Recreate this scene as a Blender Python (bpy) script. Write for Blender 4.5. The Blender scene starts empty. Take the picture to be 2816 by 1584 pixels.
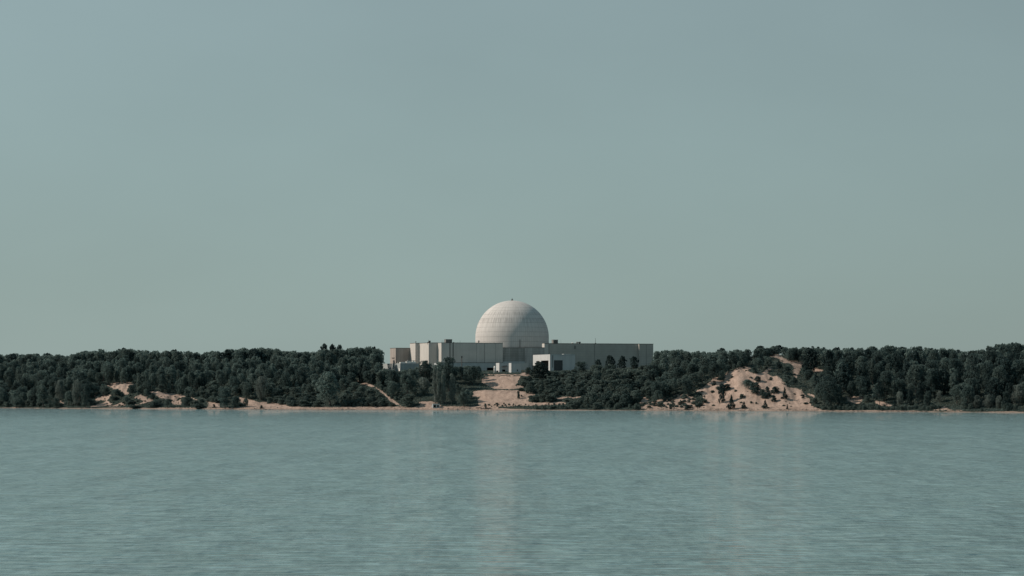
import bpy, math, random
import numpy as np

R = math.radians
C = bpy.context.scene.collection
SC = bpy.context.scene

# ------------------------------------------------------------------ camera
F, HY, CX, CZ = 7500.0, 1062.0, 1408.0, 8.0       # focal length and horizon row in photo pixels, eye height
cam = bpy.data.cameras.new('camera')
cam.sensor_width = 36.0
cam.lens = 36.0 * F / 2816.0
cam.shift_y = (HY - 792.0) / 2816.0
cam.clip_start, cam.clip_end = 1.0, 20000.0
camo = bpy.data.objects.new('camera', cam)
camo.location = (0, 0, CZ)
camo.rotation_euler = (R(90), 0, 0)
C.objects.link(camo)
SC.camera = camo

# ------------------------------------------------------------------ light
SUN_EL, SUN_AZ = 38.0, 272.5                       # azimuth clockwise from the view direction
world = bpy.data.worlds.new('World')
SC.world = world
world.use_nodes = True
wn = world.node_tree
bg = wn.nodes['Background']
sky = wn.nodes.new('ShaderNodeTexSky')
sky.sky_type = 'NISHITA'
sky.sun_disc = False
sky.sun_elevation = R(SUN_EL)
sky.sun_rotation = R(SUN_AZ)
sky.air_density = 1.0
sky.dust_density = 0.4
SKY_K = 0.08
# thin high haze evens the clear sky out: blend the physical sky with a pale elevation gradient
wtc = wn.nodes.new('ShaderNodeTexCoord')
wsep = wn.nodes.new('ShaderNodeSeparateXYZ')
wn.links.new(wtc.outputs['Generated'], wsep.inputs[0])
wr = wn.nodes.new('ShaderNodeValToRGB')
SKYC = [(0.0, (0.266, 0.356, 0.353)), (0.035, (0.268, 0.365, 0.359)), (0.09, (0.277, 0.379, 0.380)), (0.15, (0.280, 0.378, 0.388)), (0.40, (0.235, 0.362, 0.405)), (1.0, (0.16, 0.275, 0.33))]
while len(wr.color_ramp.elements) < len(SKYC):
    wr.color_ramp.elements.new(0.5)
for e, (p, c) in zip(wr.color_ramp.elements, SKYC):
    e.position = p; e.color = (*c, 1)
wn.links.new(wsep.outputs[2], wr.inputs[0])
wsc = wn.nodes.new('ShaderNodeVectorMath'); wsc.operation = 'SCALE'
wsc.inputs['Scale'].default_value = 1.0 / SKY_K
waz = wn.nodes.new('ShaderNodeMapRange')           # brighter on the sun's side
waz.inputs['From Min'].default_value = -0.25; waz.inputs['From Max'].default_value = 0.35
waz.inputs['To Min'].default_value = 1.04; waz.inputs['To Max'].default_value = 0.82
wn.links.new(wsep.outputs[0], waz.inputs['Value'])
wml = wn.nodes.new('ShaderNodeVectorMath'); wml.operation = 'SCALE'
wn.links.new(wr.outputs[0], wml.inputs[0]); wn.links.new(waz.outputs[0], wml.inputs['Scale'])
wmp = wn.nodes.new('ShaderNodeMapping'); wmp.inputs['Scale'].default_value = (5.0, 5.0, 11.0)
wn.links.new(wtc.outputs['Generated'], wmp.inputs[0])
wno = wn.nodes.new('ShaderNodeTexNoise'); wno.inputs['Scale'].default_value = 1.0; wno.inputs['Detail'].default_value = 5.0
wn.links.new(wmp.outputs[0], wno.inputs['Vector'])
whz = wn.nodes.new('ShaderNodeMapRange')
whz.inputs['From Min'].default_value = 0.3; whz.inputs['From Max'].default_value = 0.7
whz.inputs['To Min'].default_value = 0.945; whz.inputs['To Max'].default_value = 1.055
wn.links.new(wno.outputs[0], whz.inputs['Value'])
wm2 = wn.nodes.new('ShaderNodeVectorMath'); wm2.operation = 'SCALE'
wn.links.new(wml.outputs[0], wm2.inputs[0]); wn.links.new(whz.outputs[0], wm2.inputs['Scale'])
wn.links.new(wm2.outputs[0], wsc.inputs[0])
wmix = wn.nodes.new('ShaderNodeMixRGB')
wmix.inputs[0].default_value = 0.88
wn.links.new(sky.outputs[0], wmix.inputs[1])
wn.links.new(wsc.outputs[0], wmix.inputs[2])
wn.links.new(wmix.outputs[0], bg.inputs[0])
bg.inputs[1].default_value = SKY_K
sun = bpy.data.lights.new('sun', 'SUN')
sun.energy = 4.3
sun.angle = R(0.53)
sun.color = (1.0, 0.87, 0.75)
suno = bpy.data.objects.new('sun', sun)
C.objects.link(suno)
az = R(SUN_AZ)
sdir = (math.sin(az) * math.cos(R(SUN_EL)), math.cos(az) * math.cos(R(SUN_EL)), math.sin(R(SUN_EL)))
from mathutils import Vector
suno.rotation_euler = Vector(sdir).to_track_quat('Z', 'Y').to_euler()
suno.location = (-300, 500, 300)
SC.view_settings.view_transform = 'Standard'
SC.view_settings.look = 'None'
SC.view_settings.exposure = 0.0
SC.view_settings.gamma = 1.0

# ------------------------------------------------------------------ helpers
def tag(o, label=None, cat=None, group=None, kind=None):
    for k, v in (('label', label), ('category', cat), ('group', group), ('kind', kind)):
        if v:
            o[k] = v
    return o

def empty(name, loc, rz=0.0):
    o = bpy.data.objects.new(name, None)
    o.location = loc
    o.rotation_euler = (0, 0, rz)
    o.empty_display_size = 1.0
    C.objects.link(o)
    return o

def link(name, me, parent=None):
    o = bpy.data.objects.new(name, me)
    C.objects.link(o)
    if parent:
        o.parent = parent
    return o

def mesh_np(name, V, Q, mat=None, smooth=False, attr=None):
    """mesh from numpy: V n x 3, Q m x k (all faces with k corners)"""
    V = np.asarray(V, dtype=np.float32); Q = np.asarray(Q, dtype=np.int32)
    me = bpy.data.meshes.new(name)
    k = Q.shape[1]
    me.vertices.add(len(V)); me.vertices.foreach_set('co', V.ravel())
    me.loops.add(Q.size); me.loops.foreach_set('vertex_index', Q.ravel())
    me.polygons.add(len(Q))
    me.polygons.foreach_set('loop_start', np.arange(0, Q.size, k, dtype=np.int32))
    if smooth:
        me.polygons.foreach_set('use_smooth', np.ones(len(Q), dtype=bool))
    if attr:
        for an, vals in attr.items():
            a = me.attributes.new(an, 'FLOAT', 'POINT')
            a.data.foreach_set('value', np.asarray(vals, dtype=np.float32))
    me.update(calc_edges=True)
    if mat:
        me.materials.append(mat)
    return me

class MB:
    """collects boxes, tubes and lathes into one mesh"""
    def __init__(s):
        s.v, s.f = [], []
    def add(s, vs, fs):
        n = len(s.v)
        s.v += [tuple(p) for p in vs]
        s.f += [tuple(i + n for i in f) for f in fs]
        return s
    def box(s, x0, x1, y0, y1, z0, z1):
        return s.add([(x0, y0, z0), (x1, y0, z0), (x1, y1, z0), (x0, y1, z0), (x0, y0, z1), (x1, y0, z1), (x1, y1, z1), (x0, y1, z1)],
                     [(3, 2, 1, 0), (4, 5, 6, 7), (0, 1, 5, 4), (1, 2, 6, 5), (2, 3, 7, 6), (3, 0, 4, 7)])
    def lathe(s, prof, n=16, cx=0, cy=0, cap=True):
        vs, fs = [], []
        for r, z in prof:
            for k in range(n):
                a = 2 * math.pi * k / n
                vs.append((cx + r * math.cos(a), cy + r * math.sin(a), z))
        for i in range(len(prof) - 1):
            for k in range(n):
                fs.append((i * n + k, i * n + (k + 1) % n, (i + 1) * n + (k + 1) % n, (i + 1) * n + k))
        if cap:
            fs.append(tuple(range(n))[::-1])
            fs.append(tuple((len(prof) - 1) * n + k for k in range(n)))
        return s.add(vs, fs)
    def tube(s, pts, rad, n=6):
        vs, fs = [], []
        pts = [Vector(p) for p in pts]
        for i, p in enumerate(pts):
            d = (pts[min(i + 1, len(pts) - 1)] - pts[max(i - 1, 0)]).normalized()
            a = d.orthogonal().normalized(); b = d.cross(a)
            for k in range(n):
                t = 2 * math.pi * k / n
                vs.append(p + (a * math.cos(t) + b * math.sin(t)) * rad[i])
        for i in range(len(pts) - 1):
            for k in range(n):
                fs.append((i * n + k, i * n + (k + 1) % n, (i + 1) * n + (k + 1) % n, (i + 1) * n + k))
        fs.append(tuple(range(n))[::-1]); fs.append(tuple((len(pts) - 1) * n + k for k in range(n)))
        return s.add(vs, fs)
    def mesh(s, name, mat, smooth=False):
        me = bpy.data.meshes.new(name)
        me.from_pydata(s.v, [], s.f)
        me.materials.append(mat)
        if smooth:
            me.polygons.foreach_set('use_smooth', [True] * len(me.polygons))
        me.update()
        return me
    def build(s, name, mat, parent=None, smooth=False):
        return link(name, s.mesh(name, mat, smooth), parent)

# ------------------------------------------------------------------ materials
def new_mat(name):
    m = bpy.data.materials.new(name)
    m.use_nodes = True
    return m, m.node_tree, m.node_tree.nodes['Principled BSDF']

def N(nt, t, **kw):
    n = nt.nodes.new(t)
    for k, v in kw.items():
        setattr(n, k, v)
    return n

def ramp(nt, stops):
    r = N(nt, 'ShaderNodeValToRGB')
    while len(r.color_ramp.elements) < len(stops):
        r.color_ramp.elements.new(0.5)
    for e, (p, c) in zip(r.color_ramp.elements, stops):
        e.position = p; e.color = (*c, 1)
    return r

def noise(nt, vec, scale, detail=4.0, rough=0.55, mapscale=None):
    if mapscale:
        mp = N(nt, 'ShaderNodeMapping')
        mp.inputs['Scale'].default_value = mapscale
        nt.links.new(vec, mp.inputs[0]); vec = mp.outputs[0]
    n = N(nt, 'ShaderNodeTexNoise')
    n.inputs['Scale'].default_value = scale
    n.inputs['Detail'].default_value = detail
    n.inputs['Roughness'].default_value = rough
    nt.links.new(vec, n.inputs['Vector'])
    return n.outputs[0]

def mathn(nt, op, a, b=None, c=None, clamp=False):
    n = N(nt, 'ShaderNodeMath', operation=op, use_clamp=clamp)
    for i, x in enumerate((a, b, c)):
        if x is None:
            continue
        if isinstance(x, (int, float)):
            n.inputs[i].default_value = x
        else:
            nt.links.new(x, n.inputs[i])
    return n.outputs[0]

def mixc(nt, f, a, b, mode='MIX'):
    n = N(nt, 'ShaderNodeMixRGB', blend_type=mode)
    for i, x in enumerate((f, a, b)):
        if isinstance(x, (int, float)):
            n.inputs[i].default_value = x
        elif isinstance(x, tuple):
            n.inputs[i].default_value = (*x, 1)
        else:
            nt.links.new(x, n.inputs[i])
    return n.outputs[0]

def wall_mat(name, col, var=0.22, streak=0.25, rough=0.85, course=0.0):
    """weathered wall: blotches, rain streaks running down, faint courses"""
    m, nt, b = new_mat(name)
    tc = N(nt, 'ShaderNodeTexCoord').outputs['Object']
    n1 = noise(nt, tc, 0.25, 5, 0.6)
    n2 = noise(nt, tc, 1.0, 4, 0.6, (1.3, 1.3, 0.07))
    dark = tuple(c * (1 - var) for c in col); lite = tuple(min(1, c * (1 + var * 0.6)) for c in col)
    c = ramp(nt, [(0.3, dark), (0.7, lite)])
    nt.links.new(n1, c.inputs[0])
    s = ramp(nt, [(0.42, (1 - streak,) * 3), (0.62, (1, 1, 1))])
    nt.links.new(n2, s.inputs[0])
    o = mixc(nt, 1.0, c.outputs[0], s.outputs[0], 'MULTIPLY')
    if course:
        w = N(nt, 'ShaderNodeTexWave', wave_type='BANDS', bands_direction='Z')
        w.inputs['Scale'].default_value = 0.35
        w.inputs['Distortion'].default_value = 1.5
        w.inputs['Detail'].default_value = 3.0
        nt.links.new(tc, w.inputs[0])
        cr = ramp(nt, [(0.2, (1 - course,) * 3), (0.6, (1, 1, 1))])
        nt.links.new(w.outputs[0], cr.inputs[0])
        o = mixc(nt, 1.0, o, cr.outputs[0], 'MULTIPLY')
    nt.links.new(o, b.inputs['Base Color'])
    b.inputs['Roughness'].default_value = rough
    b.inputs['Specular IOR Level'].default_value = 0.2
    return m

def plain_mat(name, col, rough=0.7, var=0.2, scale=1.5, metal=0.0):
    m, nt, b = new_mat(name)
    tc = N(nt, 'ShaderNodeTexCoord').outputs['Object']
    n1 = noise(nt, tc, scale, 4)
    c = ramp(nt, [(0.3, tuple(x * (1 - var) for x in col)), (0.7, tuple(x * (1 + var * 0.5) for x in col))])
    nt.links.new(n1, c.inputs[0])
    nt.links.new(c.outputs[0], b.inputs['Base Color'])
    b.inputs['Roughness'].default_value = rough
    b.inputs['Metallic'].default_value = metal
    b.inputs['Specular IOR Level'].default_value = 0.25
    return m

def leaf_mat(name, col, var=0.45):
    m, nt, b = new_mat(name)
    at = N(nt, 'ShaderNodeAttribute', attribute_name='tone').outputs['Fac']
    rnd = N(nt, 'ShaderNodeObjectInfo').outputs['Random']
    t = mathn(nt, 'ADD', mathn(nt, 'MULTIPLY', at, 0.65), mathn(nt, 'MULTIPLY', rnd, 0.35))
    c = ramp(nt, [(0.1, tuple(x * (1 - var) for x in col)), (0.9, tuple(x * (1 + var) for x in col))])
    nt.links.new(t, c.inputs[0])
    nt.links.new(c.outputs[0], b.inputs['Base Color'])
    b.inputs['Roughness'].default_value = 0.75
    b.inputs['Specular IOR Level'].default_value = 0.1
    tr = N(nt, 'ShaderNodeBsdfTranslucent'); nt.links.new(c.outputs[0], tr.inputs[0])
    mx = N(nt, 'ShaderNodeMixShader'); mx.inputs[0].default_value = 0.42
    nt.links.new(b.outputs[0], mx.inputs[1]); nt.links.new(tr.outputs[0], mx.inputs[2])
    nt.links.new(mx.outputs[0], nt.nodes['Material Output'].inputs[0])
    return m

M = {}
M['leaf'] = leaf_mat('broad_leaf', (0.100, 0.140, 0.128))
M['leaf_dark'] = leaf_mat('dark_leaf', (0.058, 0.088, 0.083))
M['needle'] = leaf_mat('pine_needle', (0.038, 0.062, 0.061))
M['leaf_pale'] = leaf_mat('pale_leaf', (0.148, 0.180, 0.164), 0.4)
M['shrub'] = leaf_mat('shrub_leaf', (0.096, 0.130, 0.117), 0.5)
M['bark'] = plain_mat('bark', (0.07, 0.06, 0.055), 0.9)
M['bark_pale'] = plain_mat('pale_bark', (0.22, 0.2, 0.18), 0.9)
M['concrete'] = wall_mat('panel_concrete', (0.50, 0.482, 0.448), 0.10, 0.06)
M['brown_wall'] = wall_mat('brown_block_wall', (0.40, 0.385, 0.35), 0.12, 0.05, course=0.06)
M['tan_wall'] = wall_mat('tan_wall', (0.37, 0.33, 0.30), 0.14, 0.2)
M['link_wall'] = wall_mat('grey_brown_wall', (0.43, 0.42, 0.40), 0.22, 0.2, course=0.08)
M['link_dark'] = wall_mat('stained_wall', (0.33, 0.33, 0.31), 0.22, 0.22, course=0.1)
M['annex_wall'] = wall_mat('annex_wall', (0.33, 0.36, 0.36), 0.1, 0.12)
M['white_wall'] = wall_mat('white_wall', (0.49, 0.50, 0.495), 0.06, 0.08)
M['pale_wall'] = wall_mat('pale_wall', (0.42, 0.45, 0.45), 0.08, 0.1)
M['roof'] = plain_mat('roof_gravel', (0.3, 0.29, 0.27), 0.95)
M['coping'] = plain_mat('dark_coping', (0.10, 0.10, 0.095), 0.7)
M['dark'] = plain_mat('shade_and_door_black', (0.03, 0.032, 0.032), 0.8)  # near-black colour standing in for shade behind openings; also the shed door
M['joint'] = plain_mat('joint_sealant', (0.30, 0.30, 0.29), 0.8)
M['steel'] = plain_mat('weathered_steel', (0.20, 0.20, 0.19), 0.6)
M['dark_steel'] = plain_mat('dark_steel', (0.07, 0.075, 0.075), 0.6)
M['white_paint'] = plain_mat('white_paint', (0.66, 0.65, 0.62), 0.6, 0.1)
M['rock'] = plain_mat('rock', (0.16, 0.15, 0.14), 0.9, 0.4)
M['wood'] = plain_mat('driftwood', (0.12, 0.105, 0.095), 0.9, 0.3)

# dome: poured panels with seams, vertical rain streaks and stain bands
def dome_mat():
    m, nt, b = new_mat('dome_concrete')
    tc = N(nt, 'ShaderNodeTexCoord').outputs['Object']
    sp = N(nt, 'ShaderNodeSeparateXYZ'); nt.links.new(tc, sp.inputs[0])
    ang = mathn(nt, 'ARCTAN2', sp.outputs[1], sp.outputs[0])
    u = mathn(nt, 'MULTIPLY', ang, 110 / (2 * math.pi))
    # path length along the profile: height for the wall, arc length for the cap
    hz = mathn(nt, 'SUBTRACT', sp.outputs[2], DOME['spring'])
    rr = mathn(nt, 'SQRT', mathn(nt, 'ADD', mathn(nt, 'POWER', sp.outputs[0], 2.0), mathn(nt, 'POWER', sp.outputs[1], 2.0)))
    arc = mathn(nt, 'MULTIPLY', mathn(nt, 'ARCTAN2', mathn(nt, 'MAXIMUM', hz, 0.0), rr), DOME['r'])
    v = mathn(nt, 'ADD', arc, mathn(nt, 'MINIMUM', hz, 0.0))
    seam_u = mathn(nt, 'LESS_THAN', mathn(nt, 'FRACT', u), 0.16)
    seam_v = mathn(nt, 'LESS_THAN', mathn(nt, 'FRACT', mathn(nt, 'DIVIDE', v, 1.85)), 0.10)
    comb = N(nt, 'ShaderNodeCombineXYZ')
    nt.links.new(u, comb.inputs[0]); nt.links.new(v, comb.inputs[1])
    n_panel = N(nt, 'ShaderNodeTexWhiteNoise', noise_dimensions='3D')
    fl = N(nt, 'ShaderNodeVectorMath', operation='FLOOR')
    cb2 = N(nt, 'ShaderNodeCombineXYZ')
    nt.links.new(u, cb2.inputs[0]); nt.links.new(mathn(nt, 'DIVIDE', v, 1.85), cb2.inputs[1])
    nt.links.new(cb2.outputs[0], fl.inputs[0]); nt.links.new(fl.outputs[0], n_panel.inputs[0])
    blot = noise(nt, tc, 0.22, 5, 0.6)
    strk = noise(nt, comb.outputs[0], 1.0, 4, 0.6, (1.5, 0.12, 1))
    base = ramp(nt, [(0.3, (0.53, 0.507, 0.482)), (0.7, (0.58, 0.557, 0.534))])
    nt.links.new(blot, base.inputs[0])
    pr = ramp(nt, [(0.0, (0.95,) * 3), (1.0, (1.0,) * 3)]); nt.links.new(n_panel.outputs[0], pr.inputs[0])
    col = mixc(nt, 1.0, base.outputs[0], pr.outputs[0], 'MULTIPLY')
    sr = ramp(nt, [(0.40, (0.62,) * 3), (0.58, (1.0,) * 3)]); nt.links.new(strk, sr.inputs[0])
    # streaks are strongest just under two ring ledges
    led = ramp(nt, [(0.0, (0.12,) * 3), (0.30, (0.35,) * 3), (0.42, (1.0,) * 3), (0.47, (0.35,) * 3), (0.60, (0.9,) * 3), (0.63, (0.3,) * 3), (1.0, (0.4,) * 3)])
    nt.links.new(mathn(nt, 'DIVIDE', v, 17.0), led.inputs[0])
    col = mixc(nt, led.outputs[0], col, mixc(nt, 1.0, col, sr.outputs[0], 'MULTIPLY'))
    seam = mathn(nt, 'MAXIMUM', mathn(nt, 'MULTIPLY', seam_u, 0.36), mathn(nt, 'MULTIPLY', seam_v, 0.62))
    brk = noise(nt, tc, 0.5, 3)
    seam = mathn(nt, 'MULTIPLY', seam, mathn(nt, 'MULTIPLY', brk, 1.1))
    col = mixc(nt, seam, col, (0.14, 0.13, 0.12))
    nt.links.new(col, b.inputs['Base Color'])
    b.inputs['Roughness'].default_value = 0.85
    b.inputs['Specular IOR Level'].default_value = 0.2
    bp = N(nt, 'ShaderNodeBump'); bp.inputs['Strength'].default_value = 0.35; bp.inputs['Distance'].default_value = 0.05
    nt.links.new(mathn(nt, 'SUBTRACT', 1.0, mathn(nt, 'MAXIMUM', seam_u, seam_v)), bp.inputs['Height'])
    nt.links.new(bp.outputs[0], b.inputs['Normal'])
    return m

# ------------------------------------------------------------------ ground
rng = np.random.default_rng(7)
def interp(xs, ys):
    xs = np.array(xs, float); ys = np.array(ys, float)
    return lambda x: np.interp(x, xs, ys)

def lat(seed):
    g = np.random.default_rng(seed).random((64, 64))
    def f(x, y):
        x = np.asarray(x, float); y = np.asarray(y, float)
        i = np.floor(x).astype(int); j = np.floor(y).astype(int)
        a = x - i; b = y - j
        a = a * a * (3 - 2 * a); b = b * b * (3 - 2 * b)
        G = lambda p, q: g[p % 64, q % 64]
        return (G(i, j) * (1 - a) + G(i + 1, j) * a) * (1 - b) + (G(i, j + 1) * (1 - a) + G(i + 1, j + 1) * a) * b - 0.5
    return f
_l1, _l2, _l3 = lat(1), lat(2), lat(3)
def fbm(x, y, s):
    return _l1(x / s, y / s) + 0.5 * _l2(x / s * 2.03 + 5, y / s * 2.03 + 9) + 0.25 * _l3(x / s * 4.1 + 2, y / s * 4.1 + 7)

_shore = interp([-2500, 0, 200, 400, 560, 700, 900, 1150, 1300, 1408, 1600, 1800, 2000, 2240, 2500, 2816, 5300],
                [1117, 1122, 1123.5, 1124.5, 1125.3, 1126, 1126.5, 1127, 1127.5, 1128, 1128.5, 1129.2, 1130, 1131, 1132.5, 1135, 1139])
def shoreY(u):
    return CZ * F / (_shore(u) - HY)
DS = [-40, 0, 3, 8, 15, 25, 35, 50, 70, 100, 150, 300, 900, 5000]
COLS = {
 -2500: [-3, 0, .5, .8, 2, 4.5, 7, 9.5, 11, 12, 12.5, 12, 10, 10],
 0:    [-3, 0, .5, .8, 2, 4.5, 7, 9.5, 11, 12, 12.5, 12, 10, 10],
 230:  [-3, 0, .6, 1.0, 2.6, 6.0, 8, 10.0, 11.5, 12.5, 12.8, 12, 10, 10],
 335:  [-3, 0, .6, 1.3, 4.2, 8.6, 9.6, 10.4, 12, 13.5, 13.5, 12, 10, 10],
 420:  [-3, 0, .6, 1.2, 3.8, 6.4, 8.4, 10, 12, 13.5, 13.5, 12, 10, 10],
 500:  [-3, 0, .6, 1.1, 3.0, 5.0, 7.2, 9.6, 12, 14, 14, 12, 10, 10],
 700:  [-3, 0, .7, 1.3, 2.6, 5.0, 7.5, 10, 12.4, 14, 14, 12, 10, 10],
 920:  [-3, 0, .7, 1.2, 2.6, 5.2, 7.8, 10.4, 12.6, 14, 14, 12, 10, 10],
 1050: [-3, 0, .7, 1.3, 3.4, 6.6, 9.4, 11.6, 13.2, 14, 14, 13, 11, 10],
 1170: [-3, 0, .7, 2.2, 3.8, 6.2, 8.8, 12, 13.3, 14, 14, 14, 11, 10],
 1250: [-3, 0, .6, 1.5, 3.5, 6.6, 8.6, 12, 13.2, 14, 14, 14, 11, 10],
 1350: [-3, 0, .5, 1.5, 3.3, 6.7, 7.2, 11.9, 13.0, 14, 14, 14, 11, 10],
 1420: [-3, 0, .5, 1.5, 3.2, 6.4, 7.4, 11.7, 13.0, 14, 14, 14, 11, 10],
 1560: [-3, 0, .6, 1.6, 3.6, 6.2, 8.2, 11.2, 13.2, 14, 14, 14, 11, 10],
 1800: [-3, 0, .7, 1.8, 4.0, 6.6, 9.0, 12, 14.4, 15.2, 15, 14, 11, 10],
 1960: [-3, 0, .7, 1.7, 4.4, 8.4, 11.6, 14, 16, 16.5, 16, 14, 11, 10],
 2040: [-3, 0, .7, 1.8, 5.2, 10, 13.8, 15.4, 17, 17.5, 17, 14, 11, 10],
 2130: [-3, 0, .7, 1.6, 4.6, 8.7, 12.2, 15.7, 18.9, 19, 18, 14, 11, 10],
 2240: [-3, 0, .7, 1.4, 3.6, 7, 10, 13, 16, 16.5, 16, 14, 11, 10],
 2400: [-3, 0, .7, 1.2, 3.0, 5.4, 7.8, 10.4, 12.6, 13.5, 13.5, 13, 11, 10],
 2816: [-3, 0, .7, 1.1, 2.6, 4.6, 6.6, 9, 11.5, 13, 13, 13, 11, 10],
 5300: [-3, 0, .7, 1.1, 2.6, 4.6, 6.6, 9, 11.5, 13, 13, 13, 11, 10],
}
_cu = np.array(sorted(COLS), float)
_cz = np.array([COLS[k] for k in sorted(COLS)], float)
def gz(u, d):
    """ground height at photo column u, distance d behind the waterline"""
    u = np.asarray(u, float); d = np.asarray(d, float)
    u, d = np.broadcast_arrays(u, d)
    i = np.clip(np.searchsorted(_cu, u) - 1, 0, len(_cu) - 2)
    t = np.clip((u - _cu[i]) / (_cu[i + 1] - _cu[i]), 0, 1); t = t * t * (3 - 2 * t)
    j = np.clip(np.searchsorted(DS, d) - 1, 0, len(DS) - 2)
    ds = np.array(DS, float)
    s = np.clip((d - ds[j]) / (ds[j + 1] - ds[j]), 0, 1)
    z = (_cz[i, j] * (1 - t) + _cz[i + 1, j] * t) * (1 - s) + (_cz[i, j + 1] * (1 - t) + _cz[i + 1, j + 1] * t) * s
    Y = shoreY(u) + d; X = (u - CX) / F * Y
    k = np.clip((d - 4) / 14, 0, 1) * np.clip((1200 - d) / 400, 0, 1)
    plat = np.clip((d - 50) / 8, 0, 1) * np.clip((u - 1080) / 60, 0, 1) * np.clip((1840 - u) / 40, 0, 1)
    amp = k * (1 - 0.85 * plat)
    dune = np.clip((d - 6) / 8, 0, 1) * np.clip((46 - d) / 10, 0, 1) * np.maximum(np.clip((u - 1840) / 60, 0, 1) * np.clip((2270 - u) / 40, 0, 1), np.clip((u - 240) / 40, 0, 1) * np.clip((560 - u) / 50, 0, 1))
    z = z - dune * (1.5 * np.abs(fbm(X, Y * 0.14, 5.5)) + 0.5 * np.abs(fbm(X + 30, Y * 0.2, 1.9)))
    return z + amp * (1.5 * fbm(X, Y, 17.0) + 0.35 * fbm(X, Y, 3.1)) + 0.12 * fbm(X, Y, 2.0) * np.clip(d / 3, 0, 1)

def proj(x, y, z):
    return CX + F * x / y, HY - F * (z - CZ) / y

def world_pt(u, d):
    Y = shoreY(u) + d
    return (u - CX) / F * Y, Y, gz(u, d)

_dd = np.arange(0.3, 160, 0.25)
def ground_hit(u, py):
    Y = shoreY(u) + _dd
    z = gz(np.full_like(_dd, u), _dd)
    p = HY - F * (z - CZ) / Y
    k = np.argmax(p <= py)
    return float(_dd[k]) if p[k] <= py else 86.0

SAND = []
def sand(ox, oy, s, *polys):
    for p in polys:
        SAND.append(np.array([(ox + x / s, oy + y / s) for x, y in p]))
sand(0, 920, 5.481,
     [(1610, 775), (1740, 715), (1960, 720), (2060, 745), (1930, 800), (1915, 850), (1940, 885), (1880, 910), (1840, 880), (1790, 820), (1720, 830), (1690, 800)],
     [(1410, 925), (1560, 930), (1690, 905), (1620, 990), (1450, 1005)],
     [(1350, 1090), (1550, 1030), (1610, 985), (1660, 1030), (1720, 1070), (1850, 1015), (1900, 1060), (1870, 1085), (1520, 1090), (1380, 1100)],
     [(2000, 960), (2100, 900), (2230, 930), (2200, 1000), (2150, 1000), (2060, 960)],
     [(2250, 860), (2380, 855), (2576, 900), (2576, 970), (2420, 960), (2350, 920)],
     [(1950, 1080), (2100, 1040), (2250, 960), (2340, 960), (2280, 1010), (1960, 1090)],
     [(860, 970), (990, 1040), (960, 1050), (900, 1020)],
     [(1180, 950), (1210, 960), (1200, 1000), (1180, 990)])
sand(450, 920, 5.481,
     [(0, 870), (250, 905), (370, 935), (260, 950), (270, 1060), (150, 1060), (110, 1010), (0, 960)],
     [(370, 930), (430, 945), (510, 985), (490, 1000)],
     [(620, 1000), (700, 1000), (840, 1015), (850, 1100), (650, 1105), (680, 1040)],
     [(1120, 945), (1180, 950), (1310, 970), (1420, 1020), (1630, 1010), (1760, 1040), (1870, 1060), (2100, 1085), (2576, 1095), (2576, 1130), (1500, 1130), (1100, 1110), (1250, 1070), (1130, 1010)])
sand(900, 920, 5.481,
     [(0, 1095), (440, 1085), (850, 1080), (1300, 1095), (1400, 1060), (1370, 1015), (1580, 1000), (1700, 1050), (1720, 1080), (1900, 1080), (2576, 1080), (2576, 1130), (0, 1130)],
     [(445, 690), (560, 720), (715, 775), (700, 795), (600, 775), (490, 735)],
     [(715, 800), (745, 795), (840, 855), (930, 938), (1045, 1012), (1115, 1075), (1070, 1068), (945, 1000), (850, 905)])
sand(1300, 920, 5.481,
     [(130, 680), (200, 635), (330, 620), (720, 628), (690, 690), (640, 790), (560, 830), (310, 820), (250, 785), (150, 740)],
     [(530, 825), (680, 770), (800, 760), (740, 800), (600, 830)],
     [(0, 855), (200, 838), (700, 840), (760, 860), (930, 880), (940, 910), (850, 930), (840, 1015), (1100, 1022), (1410, 1020), (1400, 1055), (1050, 1070), (700, 1080), (300, 1095), (90, 1085), (70, 990), (110, 940), (0, 940)],
     [(1250, 945), (1640, 935), (1600, 955), (1520, 970), (1440, 950), (1310, 985), (1270, 975)],
     [(750, 575), (810, 570), (890, 630), (700, 618), (120, 612), (400, 600), (700, 600)])
sand(1750, 920, 4.684,
     [(1140, 530), (1160, 490), (1390, 405), (1480, 410), (1450, 480), (1500, 500), (1600, 505), (1650, 470), (1700, 420), (1750, 430), (1680, 500), (1740, 540), (1830, 535), (1910, 620), (1940, 670), (2130, 705), (2170, 780), (2230, 830), (2260, 920), (2380, 960), (2380, 975), (800, 970), (850, 890), (880, 830), (820, 740), (760, 740), (860, 680), (1000, 560), (1070, 530), (1040, 580), (1130, 600)],
     [(60, 930), (300, 830), (470, 790), (560, 750), (700, 790), (830, 870), (830, 970), (60, 960)],
     [(90, 800), (160, 810), (150, 870), (40, 890)],
     [(1700, 250), (1860, 250), (1880, 300), (1960, 325), (2160, 355), (2140, 400), (2100, 480), (2060, 570), (2010, 520), (2030, 430), (1980, 370), (1900, 370), (1820, 310), (1720, 290)],
     [(2265, 455), (2300, 420), (2420, 465), (2390, 490), (2280, 480)],
     [(2190, 750), (2300, 780), (2290, 810), (2230, 790)])
sand(2266, 920, 4.684,
     [(290, 800), (390, 800), (510, 800), (490, 850), (460, 890), (380, 890), (300, 850)],
     [(640, 855), (760, 865), (890, 910), (830, 930), (740, 920), (670, 890)],
     [(1360, 975), (1500, 950), (1550, 925), (1610, 960), (1800, 985)])

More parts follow.
